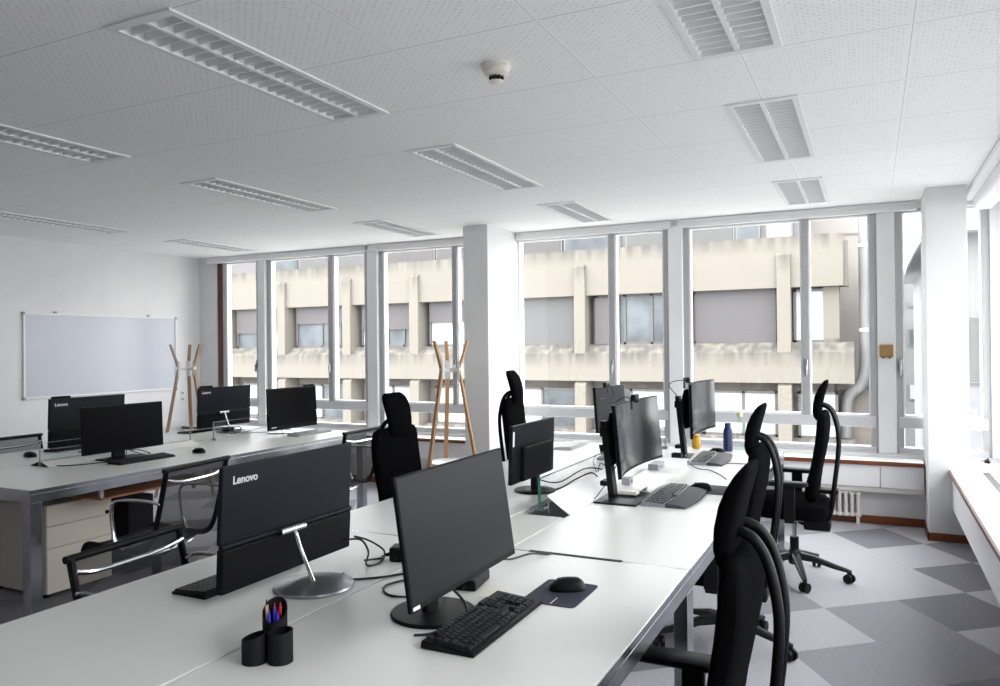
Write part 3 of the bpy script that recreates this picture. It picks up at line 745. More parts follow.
def curved(loc, label, off, w, h, zb, tilt, pole_h, cam_clip=True, pole=(0, 0)):
    t = thing('computer_monitor', label, 'computer monitor', loc, PI / 2)
    b = MB(); b.box(-.16, .16, -.155, .05, 0, .009, .003); b.build('foot', M['charcoal'], t)
    b = MB(); b.faces([(-.030, -.012, .009), (.030, -.012, .009), (.030, .018, .009), (-.030, .018, .009), (-.028, .030, pole_h), (.028, .030, pole_h), (.028, .056, pole_h), (-.028, .056, pole_h)],
                      [(3, 2, 1, 0), (4, 5, 6, 7), (0, 1, 5, 4), (1, 2, 6, 5), (2, 3, 7, 6), (3, 0, 4, 7)]); b.build('stand_column', M['black'], t, smooth=False)
    MB().box(-.035, .035, .02, .06, .06, .085, .006).build('cable_clip', M['black'], t)
    R = 1.5; n = 24
    pm = Matrix.Translation((off[0], off[1], zb)) @ Matrix.Rotation(-math.radians(tilt), 4, 'X')
    def arc(th):
        pts = []
        for k in range(n + 1):
            x = -w / 2 + w * k / n
            y = -(R - math.sqrt(R * R - x * x)) * -1.0
            pts.append((x, (R - math.sqrt(R * R - (w / 2) ** 2)) - y, th))
        return pts
    def curved_slab(b, t0, t1, z0, z1, inset=0.0):
        a = arc(0)
        rings = []
        for (x, y, _) in a:
            x *= (1 - inset * 2 / w)
            rings.append([(x, y + t0, z0), (x, y + t1, z0), (x, y + t1, z1), (x, y + t0, z1)])
        b.loft(rings)
    b = MB(); b.m = pm; curved_slab(b, 0, .016, 0, h); b.build('display_housing', M['shellblack'], t, ang=20)
    b = MB(); b.m = pm; curved_slab(b, -.0012, .0005, .014, h - .005, .006); b.build('screen', M['screencurve'], t, ang=20)
    s0 = R - math.sqrt(R * R - (w / 2) ** 2)
    b = MB(); b.m = pm; b.loft([sring(0, s0 + .028, h * .15, .24, .012, 24), sring(0, s0 + .036, h * .3, .24, .022, 24), sring(0, s0 + .036, h * .7, .24, .022, 24), sring(0, s0 + .028, h * .88, .22, .012, 24)]); b.build('rear_cover', M['shellblack'], t)
    MB().box(-.03, .03, off[1] + s0 + .03, .06, pole_h - .075, pole_h - .03, .004).build('arm', M['black'], t)
    return t, pm, s0
m4, pm4, s4 = curved((-1.13, 3.565, D), 'nearer curved monitor with glossy screen on a tall black pole', (.185, -.10), .765, .336, .127, 5.0, .372)
m6, pm6, s6 = curved((-1.105, 5.02, D), 'curved monitor nearest the windows, on a tall black pole', (.11, -.11), .764, .338, .153, 1.4, .40)
# webcams clipped on the screens
def webcam(loc, yaw, label, cablepts=None):
    t = thing('webcam', label, 'webcam', loc, yaw, 'webcams clipped on monitors')
    MB().cbox((0, 0, .018), (.075, .028, .03), .008, 3).build('body', M['black'], t)
    o = MB().cyl((.008, -.0145, .018), (.008, -.018, .018), .010, n=16).build('lens', M['silver'], t)
    b = MB(); b.cbox((0, -.010, -.001), (.04, .022, .008), .002); b.cbox((0, .016, -.018), (.03, .006, .045), .002); b.build('clip', M['black'], t)
    if cablepts: MB().tube(spline(cablepts, 6), .003, 6).build('lead', M['cable'], t)
webcam((-1.03, 3.60, D + .468), PI / 2, 'webcam clipped on top of the nearer curved monitor', [(0, .02, .01), (-.02, .05, .02), (-.05, .08, -.01), (-.08, .06, -.05)])
webcam((-1.085, 5.0, D + .492), PI / 2 + .5, 'webcam clipped on top of the curved monitor nearest the windows', [(0, .015, .012), (-.03, .09, .01), (-.02, .12, -.02), (.0, .06, -.09), (0, .03, -.12)])

t = thing('computer_monitor', 'dark monitor seen from behind, beyond the nearer curved monitor', 'computer monitor', (-1.69, 5.38, D), -math.radians(96))
MB().lathe([(.11, 0), (.112, .005), (.1, .010), (.04, .012)], n=36).build('foot', M['black'], t)
MB().box(-.03, .03, -.012, .02, .01, .22, .005).build('stand_column', M['black'], t)
b = slab(.517, .322, .022, .004, 0, -.035, .119, math.radians(-4)); b.build('display_housing', M['shell'], t)
b = slab(.50, .305, .002, .0, 0, -.036, .127, math.radians(-4)); b.build('screen', M['screen'], t)
webcam((-1.69, 5.19, D + .442), -math.radians(96), 'webcam on a stalk atop the dark monitor seen from behind', [(0, .015, .012), (.03, .05, .0), (.02, .06, -.05), (.08, .03, -.07), (.18, .03, -.07)])

t = thing('computer_monitor', 'wide dark screen facing us at the left end of the left desk', 'computer monitor', (-4.62, 3.57, D), PI / 2)
MB().box(-.15, .15, -.16, .07, 0, .010, .004).build('foot', M['black'], t)
MB().box(-.045, .045, .02, .05, .01, .25, .005).build('stand_column', M['black'], t)
b = slab(.621, .314, .022, .004, .0, -.04, .057, math.radians(2)); b.build('display_housing', M['shellblack'], t)
b = slab(.605, .295, .002, .0, .0, -.042, .067, math.radians(2)); b.build('screen', M['screen'], t)

# ------------------------------------------------------------------ keyboards and mice
def kb_classic(loc, rz, label, w=.425, d=.150):
    """full keyboard, user side is -Y, every key its own cap"""
    t = thing('keyboard', label, 'keyboard', loc, rz)
    b = MB(); b.faces([(-w / 2, -d / 2, 0), (w / 2, -d / 2, 0), (w / 2, d / 2, 0), (-w / 2, d / 2, 0), (-w / 2, -d / 2, .010), (w / 2, -d / 2, .010), (w / 2, d / 2 - .003, .021), (-w / 2, d / 2 - .003, .021)],
                      [(3, 2, 1, 0), (4, 5, 6, 7), (0, 1, 5, 4), (1, 2, 6, 5), (2, 3, 7, 6), (3, 0, 4, 7)])
    bmesh.ops.bevel(b.bm, geom=list(b.bm.edges), offset=.003, segments=2, affect='EDGES'); b.build('body', M['black'], t)
    sl_ = math.atan2(.011, d); proto = {}
    def key(x, y, kw, kd):
        k_ = (round(kw, 4), round(kd, 4))
        if k_ not in proto:
            m_ = MB(); a, c = kw / 2, kd / 2
            m_.loft([[(-a, -c, 0), (a, -c, 0), (a, c, 0), (-a, c, 0)], [(-a + .0015, -c + .001, .006), (a - .0015, -c + .001, .006), (a - .0015, c - .002, .006), (-a + .0015, c - .002, .006)]])
            o = m_.build('key', M['keycap'], t, smooth=False); proto[k_] = o
        else:
            o = proto[k_].copy(); col.objects.link(o)
        o.parent = t
        o.location = (x, y, .0105 + (y + d / 2) / d * .011); o.rotation_euler = (sl_, 0, 0)
    p = .0182; x0 = -w / 2 + .014
    rows = [
        [(0, 1)] + [(1.8 + i, 1) for i in range(12)],
        [(i, 1) for i in range(13)] + [(13, 1.8)],
        [(0, 1.4)] + [(1.5 + i, 1) for i in range(12)] + [(13.5, 1.3)],
        [(0, 1.7)] + [(1.8 + i, 1) for i in range(11)] + [(12.8, 2.0)],
        [(0, 1.2)] + [(1.3 + i, 1) for i in range(11)] + [(12.3, 2.5)],
        [(0, 1.3), (1.4, 1.1), (2.6, 1.1), (3.8, 5.6), (9.5, 1.1), (10.7, 1.1), (11.9, 1.1), (13.1, 1.7)],
    ]
    ys = [d / 2 - .016 - i * .0205 - (.004 if i else 0) for i in range(6)]
    for r, ks in enumerate(rows):
        for kx, kw in ks: key(x0 + (kx + kw / 2) * p, ys[r], kw * p - .0028, .0165)
    xn = x0 + 15.2 * p
    for r in (0, 1, 2):
        for k in range(3): key(xn + (k + .5) * p, ys[r], p - .0028, .0165)
    key(xn + 1.5 * p, ys[4], p - .0028, .0165)
    for k in range(3): key(xn + (k + .5) * p, ys[5], p - .0028, .0165)
    xn += 3.3 * p
    for r in range(1, 6):
        for k in range(3): key(xn + (k + .5) * p, ys[r], p - .0028, .0165)
    return t
kb_classic((-.93, 1.812, D), PI / 2, 'black full size keyboard lying in front of the near monitor')

def kb_wave(loc, rz, label, w=.50, d=.21):
    """curved keyboard with a padded wrist rest; user side is -Y"""
    t = thing('keyboard', label, 'keyboard', loc, rz, 'curved keyboards with wrist rests')
    n = 20
    def hgt(x): return .016 + .012 * math.cos(x / w * PI)
    def bow(x): return -.022 * (1 - (2 * x / w) ** 2)
    b = MB(); rings = []
    for k in range(n + 1):
        x = -w / 2 + w * k / n; h = hgt(x)
        rings.append([(x, -.005 + bow(x), 0), (x, d / 2, 0), (x, d / 2, h + .004), (x, -.005 + bow(x), h)])
    b.loft(rings); b.build('body', M['silver'], t)
    b = MB(); rings = []
    for k in range(n + 1):
        x = -w / 2 + w * k / n; h = hgt(x); e = .006 if 0 < k < n else -.006
        rings.append([(x, -d / 2 + .012 + bow(x), 0), (x, -.004 + bow(x), 0), (x, -.004 + bow(x), h + .001), (x, -d * .28 + bow(x), h * .95 + .002), (x, -d / 2 + .006 + bow(x), h * .5)])
    b.loft(rings); b.build('wrist_rest', M['rest'], t)
    for r in range(5):
        b = MB()
        for k in range(15):
            x = -w / 2 + .016 + k * (w - .032) / 14; h = hgt(x); y = .012 + r * .0175 + bow(x) * (1 - r * .12)
            if r == 0 and 4 <= k <= 8 and k != 6: continue
            kw = .072 if (r == 0 and k == 6) else .0125
            b.cbox((x, y, h + .004), (kw * 2 if kw < .02 else kw * 2, .0145, .008), .0015, 1)
        b.build('key_row', M['keygrey'], t, smooth=False)
    return t
kb_wave((-.855, 3.69, D), PI / 2, 'grey curved keyboard with wrist rest in front of the nearer curved monitor')
kb_wave((-.93, 4.98, D), PI / 2 + .05, 'grey curved keyboard near the blue bottle')

def kb_flat(loc, rz, label, w, d, body, keys, group=None):
    t = thing('keyboard', label, 'keyboard', loc, rz, group)
    b = MB(); b.faces([(-w / 2, -d / 2, 0), (w / 2, -d / 2, 0), (w / 2, d / 2, 0), (-w / 2, d / 2, 0), (-w / 2, -d / 2, .008), (w / 2, -d / 2, .008), (w / 2, d / 2, .018), (-w / 2, d / 2, .018)],
                      [(3, 2, 1, 0), (4, 5, 6, 7), (0, 1, 5, 4), (1, 2, 6, 5), (2, 3, 7, 6), (3, 0, 4, 7)])
    bmesh.ops.bevel(b.bm, geom=list(b.bm.edges), offset=.0025, segments=2, affect='EDGES'); b.build('body', body, t)
    for r in range(6):
        b = MB(); y = -d / 2 + .018 + r * (d - .034) / 5
        for k in range(20):
            x = -w / 2 + .014 + k * (w - .028) / 19
            b.cbox((x, y, .011 + (y + d / 2) / d * .010), ((w - .03) / 19 * .84, .017, .006))
        b.build('key_row', keys, t, smooth=False)
    return t
kb_flat((-1.845, 1.86, D), -PI / 2, 'black keyboard half hidden in front of the large near monitor seen from behind', .43, .14, M['black'], M['keycap'])
kb_flat((-1.985, 5.28, D), -PI / 2, 'pale grey keyboard on the long right desk beyond the glass screen', .42, .14, M['greynode'], M['greynode'])
kb_flat((-4.40, 3.56, D), PI / 2, 'black keyboard lying in front of the wide dark screen on the left desk', .43, .13, M['black'], M['keycap'])
kb_flat((-5.42, 3.80, D), -PI / 2, 'black keyboard behind the wide dark screen near the left wall', .43, .14, M['black'], M['keycap'])
kb_flat((-5.44, 5.02, D), -PI / 2, 'black keyboard before the far monitor seen from behind by the coat stand', .43, .14, M['black'], M['keycap'])
kb_flat((-4.37, 5.22, D), PI / 2, 'grey keyboard in front of the dark monitor at the window end of the left desk', .43, .13, M['greyblock'], M['greyblock'])

def mouse(loc, rz, label, m_=None):
    t = thing('computer_mouse', label, 'computer mouse', loc, rz, 'black computer mice')
    m_ = m_ or M['black']
    rings = []
    for z, a, b_, yo in ((0, .028, .052, 0), (.004, .031, .055, 0), (.016, .030, .053, 0), (.026, .025, .044, -.003), (.034, .016, .03, -.006), (.037, .006, .012, -.008)):
        rings.append(sring(0, yo, z, a, b_, 24, 2.4))
    MB().loft(rings).build('shell', m_, t)
    b = MB(); b.m = Matrix.Translation((0, .026, .031)) @ Matrix.Rotation(PI / 2, 4, 'Y'); b.lathe([(.004, -.003), (.0055, -.002), (.0055, .002), (.004, .003)], n=12); b.build('scroll_wheel', M['rest'], t)
mouse((-.835, 2.165, D + .003), PI / 2 + .5, 'black mouse on the square dark blue pad beside the near keyboard')
mouse((-.785, 3.92, D + .003), PI / 2, 'black mouse on the grey pad beside the nearer curved keyboard')
mouse((-.95, 5.29, D), PI / 2, 'black mouse behind the curved keyboard near the blue bottle')
mouse((-4.33, 3.97, D), PI / 2, 'black mouse at the front edge of the left desk behind the mesh chair')
mouse((-5.30, 3.37, D), -PI / 2, 'black mouse beside the glass screen at the left end of the left desk')
def pad(loc, rz, w, d, m_, label):
    t = thing('mouse_pad', label, 'mouse pad', loc, rz)
    b = MB(); b.loft([sring(0, 0, 0, w / 2, d / 2, 32, 14), sring(0, 0, .0028, w / 2, d / 2, 32, 14)]); b.build('pad', m_, t)
    return t
p_ = pad((-.843, 2.132, D), PI / 2, .222, .165, M['pad'], 'square dark blue mouse pad on the near desk')
b = MB(); b.box(-.105, -.05, -.010, -.007, .0028, .0034); b.build('printed_line', M['greynode'], p_)
pad((-.745, 3.955, D), PI / 2, .24, .19, M['padgrey'], 'grey mouse pad on the long right desk beside the curved keyboard')

# ------------------------------------------------------------------ small things on the desks
t = thing('pen_cup', 'black three barrel pen cup at the front of the near desk', 'pen holder', (-1.295, 1.388, D), .4525)
for (x, y, z0, z1, az) in ((-.030, -.004, .054, .070, 0), (.031, -.004, .071, .075, 0), (.004, .046, .082, .128, PI / 2)):
    n = 24; b = MB()
    def ring(rr, lo, hi): return [(x + rr * math.cos(2 * PI * k / n), y + rr * math.sin(2 * PI * k / n), lo + (hi - lo) * (.5 + .5 * math.cos(2 * PI * k / n - az))) for k in range(n)]
    b.loft([ring(.0295, 0, 0), ring(.0295, z0, z1), ring(.0265, z0, z1), ring(.0265, .004, .004)]); b.build('barrel', M['blackmatte'], t)
for k, (dx, dy, hh, m_) in enumerate(((-.004, .032, .105, 'blue'), (.006, .038, .112, 'blue'), (.014, .050, .116, 'red'), (.0, .054, .112, 'red'), (-.014, .044, .124, 'woodpen'), (.014, .034, .100, 'blue'))):
    p = thing('pen', ['blue pen leaning at the front of the black pen cup', 'tall blue pen in the middle of the black pen cup', 'red pen in the black pen cup', 'second red pen at the back of the black pen cup', 'bare wooden pencil at the left rim of the black pen cup', 'short blue pen at the right rim of the black pen cup'][k], 'pen', (-1.295 + dx * .9 - dy * .437, 1.388 + dx * .437 + dy * .9, D + .006))
    MB().cyl((0, 0, 0), (dx * .12, (dy - .044) * .2, hh - .012), .0042, n=10).build('barrel', M[m_], p)
    MB().cyl((dx * .12, (dy - .044) * .2, hh - .012), (dx * .13, (dy - .044) * .22, hh), .003, .001, n=10).build('tip', M['blackmatte'] if m_ == 'woodpen' else M[m_], p)

t = thing('water_bottle', 'dark blue bottle standing on the long desk behind the chairs', 'bottle', (-.90, 5.43, D))
MB().lathe([(.028, 0), (.032, .004), (.032, .13), (.028, .15), (.020, .160)], n=24).build('body', M['navy'], t)
MB().lathe([(.021, .160), (.021, .19), (.018, .194)], n=24).build('cap', M['navy'], t)
t = thing('glass_bottle', 'clear glass bottle with pale yellow cap at the window end of the desk', 'bottle', (-.83, 5.50, D))
MB().lathe([(.034, 0), (.037, .006), (.037, .13), (.03, .165), (.018, .20), (.018, .235)], n=24).build('body', M['clear'], t)
MB().lathe([(.020, .235), (.020, .262), (.016, .265)], n=20).build('cap', M['cap'], t)
t = thing('jar', 'amber jar on the long desk behind the curved monitor by the windows', 'jar', (-1.13, 5.50, D))
MB().lathe([(.024, 0), (.031, .006), (.032, .05), (.028, .07), (.025, .08)], n=24).build('body', M['honey'], t)
MB().lathe([(.026, .08), (.026, .096), (.023, .098)], n=24).build('lid', M['honey'], t)
t = thing('docking_station', 'grey docking block under the middle of the nearer curved monitor', 'docking station', (-1.11, 4.30, D + .034))
MB().cbox((0, 0, .018), (.06, .14, .034), .004).build('case', M['greyblock'], t)
b = MB(); b.cbox((.0305, -.04, .018), (.002, .02, .008)); b.cbox((.0305, 0, .018), (.002, .02, .008)); b.build('port', M['darkslot'], t)
t = thing('docking_station', 'small grey block near the pole of the nearer curved monitor', 'docking station', (-1.12, 3.76, D + .034))
MB().cbox((0, 0, .018), (.045, .05, .034), .003).build('case', M['greyblock'], t)
b = MB(); b.cbox((.023, 0, .018), (.002, .02, .008)); b.build('port', M['darkslot'], t)
b = MB(); b.m = Matrix.Translation((-1.04, 2.06, D)) @ Matrix.Rotation(.35, 4, 'Z'); b.box(-.035, .035, -.05, .05, .0003, .0012)
tag(b.build('paper_note', M['cream']), 'small cream paper note between the near monitor and the mouse pad', 'paper')
b = MB(); b.m = Matrix.Translation((-1.02, 4.28, D + .034)) @ Matrix.Rotation(.15, 4, 'Z'); b.box(-.05, .05, -.12, .12, .0003, .002)
tag(b.build('paper_sheet', M['paper']), 'white paper sheets on the raised hatch lid under the curved monitor', 'paper')
t = thing('power_adapter', 'black power adapter lying behind the lower right corner of the near monitor', 'power adapter', (-1.125, 2.10, D + .0), .15)
MB().box(-.035, .035, -.07, .07, 0, .033, .006).build('case', M['black'], t)
MB().cyl((0, -.07, .016), (0, -.095, .016), .006, .004, n=10).build('strain_relief', M['black'], t)
t = thing('power_adapter', 'black plug block on the near desk beside the tangled cables', 'power adapter', (-1.485, 2.24, D), .3)
MB().box(-.03, .03, -.035, .035, 0, .05, .008).build('case', M['black'], t)
MB().cyl((-.03, 0, .02), (-.055, 0, .015), .008, .005, n=10).build('strain_relief', M['black'], t)
t = thing('hand_phone_stand', 'small black stand with cables on the desk beyond the glass screen', 'phone stand', (-1.56, 4.75, D))
MB().loft([sring(0, 0, 0, .055, .045, 20, 3), sring(0, 0, .012, .05, .04, 20, 3), sring(0, .01, .03, .02, .02, 20, 3)]).build('base', M['black'], t)
b = MB(); b.m = Matrix.Translation((0, .012, .03)) @ Matrix.Rotation(.5, 4, 'X'); b.box(-.035, .035, -.006, .006, -.005, .075, .004); b.build('holder', M['black'], t)
t = thing('mesh_pen_box', 'small black wire box at the far end of the nearer curved monitor', 'desk box', (-1.115, 4.84, D + .0))
t.scale = (.65, .65, .65)
b = MB()
for s in (-1, 1):
    b.box(-.045, .045, s * .04 - .002, s * .04 + .002, 0, .075); b.box(s * .045 - .002, s * .045 + .002, -.04, .04, 0, .075)
b.box(-.045, .045, -.04, .04, 0, .004); b.build('box_body', M['charcoal'], t, smooth=False)
MB().tube([(-.047, -.042, .076), (.047, -.042, .076), (.047, .042, .076), (-.047, .042, .076)], .003, 6, closed=True).build('rim', M['black'], t)

def cable(label, pts, r=.0036, m_='cable', n=7):
    b = MB(); b.tube(spline(pts, n), r, 6)
    return tag(b.build('cable', M[m_]), label, 'cable')
z = D + .0035
cable('looped black cable hanging from the back of the large near monitor', [(-1.66, 2.16, D + .07), (-1.60, 2.17, D + .075), (-1.56, 2.16, D + .04), (-1.54, 2.12, z + .004), (-1.52, 2.17, z), (-1.55, 2.24, z + .02), (-1.60, 2.22, D + .06), (-1.65, 2.20, D + .075)])
cable('black cable running from the tangle to the plug block on the near desk', [(-1.57, 2.15, z + .008), (-1.55, 2.22, z), (-1.55, 2.23, z + .004), (-1.53, 2.235, D + .015)])
cable('long black cable crossing the seam of the near desk', [(-1.56, 2.02, z), (-1.50, 1.98, z), (-1.42, 2.04, z), (-1.36, 2.12, z), (-1.30, 2.16, z), (-1.22, 2.10, z), (-1.14, 1.95, D + .03), (-1.11, 1.87, D + .11)])
cable('curly black cable behind the near monitor', [(-1.36, 2.22, z), (-1.33, 2.08, z), (-1.36, 1.97, z), (-1.30, 1.90, z), (-1.22, 1.92, z), (-1.15, 1.90, D + .05), (-1.11, 1.86, D + .14)])
cable('black cable curling out at the right edge of the near monitor', [(-1.15, 2.12, D + .10), (-1.12, 2.33, D + .02), (-1.08, 2.44, z + .012), (-1.04, 2.50, z), (-1.03, 2.523, z)])
cable('black cable lying over the foot of the near monitor', [(-1.09, 1.84, D + .10), (-1.02, 1.85, D + .04), (-.99, 1.80, z + .012), (-1.02, 1.70, z), (-1.06, 1.66, z)])
cable('upper black cable arching from the back monitor towards the hatch lid', [(-1.555, 3.60, D + .06), (-1.47, 3.70, D + .03), (-1.38, 3.83, D + .085), (-1.31, 3.90, D + .08), (-1.26, 3.92, D + .055)], m_='cable')
cable('lower black cable from the round foot towards the hatch lid', [(-1.53, 3.60, z + .012), (-1.46, 3.66, z), (-1.38, 3.74, D + .05), (-1.31, 3.75, D + .082), (-1.27, 3.74, D + .065)], r=.0038)
cable('thin cable looping up over the far end of the hatch lid', [(-1.46, 4.52, D + .06), (-1.50, 4.44, D + .075), (-1.48, 4.28, D + .06), (-1.40, 4.12, D + .02), (-1.35, 4.02, D + .09), (-1.31, 4.0, D + .08)], r=.0026)
cable('dark cable dropping behind the nearer curved monitor', [(-1.46, 4.53, D + .05), (-1.41, 4.46, D + .02), (-1.36, 4.38, D + .09), (-1.31, 4.36, D + .08), (-1.25, 4.38, D + .045)], r=.0026)
cable('thin cable running along the pole foot of the nearer curved monitor', [(-1.13, 3.63, D + .16), (-1.17, 3.62, D + .08), (-1.19, 3.50, D + .02), (-1.185, 3.43, z), (-1.10, 3.40, z), (-1.04, 3.42, z)], r=.0024)
cable('grey cable snaking across the desk between the two curved keyboards', [(-1.06, 4.95, z), (-1.00, 4.72, z), (-.93, 4.58, z), (-.86, 4.55, z), (-.78, 4.42, z), (-.72, 4.28, z)], r=.0026, m_='greycable')
cable('tangled grey cable at the foot of the far curved monitor', [(-1.10, 5.0, z + .01), (-1.05, 4.90, z + .008), (-1.0, 4.98, z + .012), (-1.04, 5.06, z + .01), (-1.09, 4.94, z + .02), (-1.01, 4.88, z), (-.96, 4.84, z), (-.88, 4.82, z), (-.78, 4.86, z), (-.66, 4.86, z)], r=.003, m_='greycable')
cable('black cable across the left desk from the cable cover to the wide screen', [(-4.70, 3.16, z), (-4.62, 3.22, z), (-4.55, 3.38, z), (-4.54, 3.52, D + .01), (-4.57, 3.57, D + .06)])
cable('thin cable loop behind the wide screen on the left desk', [(-4.56, 3.60, D + .06), (-4.60, 3.72, D + .035), (-4.62, 3.80, z), (-4.66, 3.76, z), (-4.64, 3.64, D + .05)])
cable('thin cable across the left desk beside the glass screen end', [(-4.83, 3.95, z), (-4.88, 4.15, z), (-4.90, 4.35, z), (-4.86, 4.5, z)], r=.0022, m_='greycable')
cable('black cable between the two far monitors of the left desk', [(-5.15, 5.08, z + .016), (-5.02, 5.12, z), (-4.94, 5.26, D + .03), (-4.88, 5.40, z + .01), (-4.80, 5.30, z)], r=.0028)
cable('second black cable between the two far monitors of the left desk', [(-5.15, 5.06, z + .014), (-5.00, 5.02, z), (-4.86, 5.12, z), (-4.78, 5.22, z)], r=.0028)
t = thing('power_adapter', 'small black adapter between the two far monitors of the left desk', 'power adapter', (-4.93, 5.44, D), .2)
MB().box(-.03, .03, -.05, .05, 0, .03, .006).build('case', M['black'], t)
MB().cyl((0, -.05, .015), (0, -.07, .015), .006, .004, n=10).build('strain_relief', M['black'], t)
t = thing('plug_cluster', 'cluster of black plugs at the foot of the far monitor by the coat stand', 'power adapter', (-5.08, 5.0, D), .2)
MB().box(-.05, .02, -.05, .05, 0.02, .055, .012).build('case', M['black'], t)
MB().tube(spline([(-.02, .05, .04), (.03, .10, .05), (.09, .03, .01), (.06, -.08, .006)], 5), .005, 6).build('lead', M['cable'], t)

# ------------------------------------------------------------------ task chairs
def castor_base(t, R, m_leg, hub_z, n=5, rot=0.3, leg_h=.05):
    b = MB()
    b.lathe([(.034, hub_z - .055), (.040, hub_z - .03), (.038, hub_z + .02), (.026, hub_z + .04)], n=20)
    for k in range(n):
        a = rot + 2 * PI * k / n; c, s = math.cos(a), math.sin(a); q = Vector((-s, c, 0))
        rings = []
        for (r, zc, hw, hh) in ((.02, hub_z, .026, .022), (.12, hub_z - .012, .022, .018), (R * .75, .095, .018, .014), (R - .005, .078, .014, .010), (R + .015, .072, .010, .009)):
            cc = Vector((c * r, s * r, zc))
            rings.append([cc + q * (hw * x) + Vector((0, 0, hh * y)) for x, y in ((-1, -1), (1, -1), (1, .5), (.6, 1), (-.6, 1), (-1, .5))])
        b.loft(rings)
    b.build('star_base', m_leg, t)
    for k in range(n):
        a = rot + 2 * PI * k / n; c, s = math.cos(a), math.sin(a)
        a2 = a + 1.1 + k * .7
        w = MB(); w.m = Matrix.Translation((c * R, s * R, 0)) @ Matrix.Rotation(a2, 4, 'Z')
        for sx_ in (-1, 1):
            w.tube([(sx_ * .009, 0, .03), (sx_ * .024, 0, .03)], [.030, .028], 18)
        w.box(-.008, .008, -.012, .012, .03, .066, .003)
        w.tube([(0, 0, .05), (0, 0, .08)], .008, 8)
        w.build('castor', M['black'], t)

def task_chair(loc, rz, label, base_rot=.3, dz=0.0):
    t = thing('task_chair', label, 'office chair', loc, rz, 'black high back task chairs')
    castor_base(t, .315, M['charcoal'], .14, 5, base_rot)
    b = MB(); b.cyl((0, 0, .10), (0, 0, .255), .027, n=18); b.build('lift_sleeve', M['black'], t)
    MB().cyl((0, 0, .19), (0, 0, .37), .014, n=16).build('gas_lift', M['chrome'], t)
    b = MB(); b.loft([sring(-.01, 0, .345, .10, .06, 20, 3), sring(-.01, 0, .37, .13, .075, 20, 3), sring(0, 0, .40, .14, .085, 20, 3)]); b.build('mechanism', M['silver'], t)
    # seat: facing -X
    b = MB()
    b.loft([sring(-.02, 0, .385, .20, .19, 32, 4), sring(-.03, 0, .40, .235, .225, 32, 4), sring(-.03, 0, .44, .245, .24, 32, 4), sring(-.03, 0, .475, .24, .235, 32, 4), sring(-.025, 0, .495, .215, .21, 32, 3.6), sring(-.02, 0, .502, .15, .15, 32, 3)])
    b.build('seat', M['fabric'], t)
    # backrest: front face x, thickness, half width by height
    prof = [(.485, .115, .020, .10), (.50, .105, .034, .15), (.54, .100, .042, .185), (.60, .108, .040, .20), (.68, .125, .034, .214), (.76, .142, .034, .219), (.86, .160, .036, .220), (.93, .168, .036, .218), (.985, .170, .034, .214), (1.015, .170, .030, .206), (1.032, .170, .022, .192), (1.040, .170, .010, .165)]
    b = MB(); b.loft([sring(x + .01, 0, z_, th, hw, 32, 4.0) for z_, x, th, hw in prof]); b.build('backrest', M['fabric'], t)
    hp = [(.990, .150, .012, .088), (1.01, .146, .022, .098), (1.04, .145, .027, .103), (1.09, .149, .028, .107), (1.14, .160, .028, .113), (1.18, .174, .025, .116), (1.21, .187, .020, .110), (1.228, .196, .014, .096), (1.236, .200, .006, .075)]
    b = MB(); b.loft([sring(x, 0, z_, th, hw, 28, 3.6) for z_, x, th, hw in hp]); b.build('headrest', M['fabric'], t)
    for s in (-1, 1):
        pts = [(.160, s * .046, 1.082), (.185, s * .050, 1.080), (.215, s * .054, 1.062), (.240, s * .056, 1.02), (.258, s * .058, .95), (.266, s * .060, .87), (.258, s * .06, .75), (.242, s * .06, .62), (.228, s * .06, .50), (.218, s * .06, .425), (.195, s * .06, .365), (.15, s * .055, .335), (.08, s * .05, .335), (.02, s * .05, .36)]
        MB().tube(spline(pts, 5), .0132, 12).build('support_tube', M['tube'], t)
    MB().box(.06, .215, -.075, .075, .305, .375, .012).build('rear_housing', M['black'], t)
    b = MB(); b.box(.13, .26, -.05, .05, .535, .56, .006); b.build('back_bracket', M['black'], t)
    for s in (-1, 1):
        b = MB(); b.loft([sring(-.06, s * .275, .608, .150, .036, 24, 5), sring(-.06, s * .275, .615, .165, .043, 24, 5), sring(-.06, s * .275, .629, .165, .043, 24, 5), sring(-.06, s * .275, .635, .155, .034, 24, 5)])
        a = b.build('armrest', M['black'], t)
        p = MB(); p.box(-.035, .03, s * .275 - .014, s * .275 + .014, .40, .610, .005); p.box(-.03, .025, min(s * .14, s * .285), max(s * .14, s * .285), .385, .41, .004)
        p.build('arm_post', M['black'], a)
    for o in t.children:
        if o.name.split('.')[0] not in ('star_base', 'castor', 'lift_sleeve'): o.location.z += dz
    return t
task_chair((-.465, 1.925, 0), 0.0, 'nearest black high back chair, in the right foreground', .2, -.045)
task_chair((-.67, 3.84, 0), 0.0, 'second black high back chair from the viewer at the right desk', -.17, -.045)
task_chair((-.455, 5.17, 0), 0, 'black high back chair nearest the radiator at the end of the right desk', -.05, .012)
task_chair((-2.31, 3.72, 0), PI, 'black high back chair left of the long right desk, beside the mesh chair', .4, -.02)
task_chair((-2.195, 5.115, 0), PI + .14, 'black high back chair in front of the left column', .4, .065)

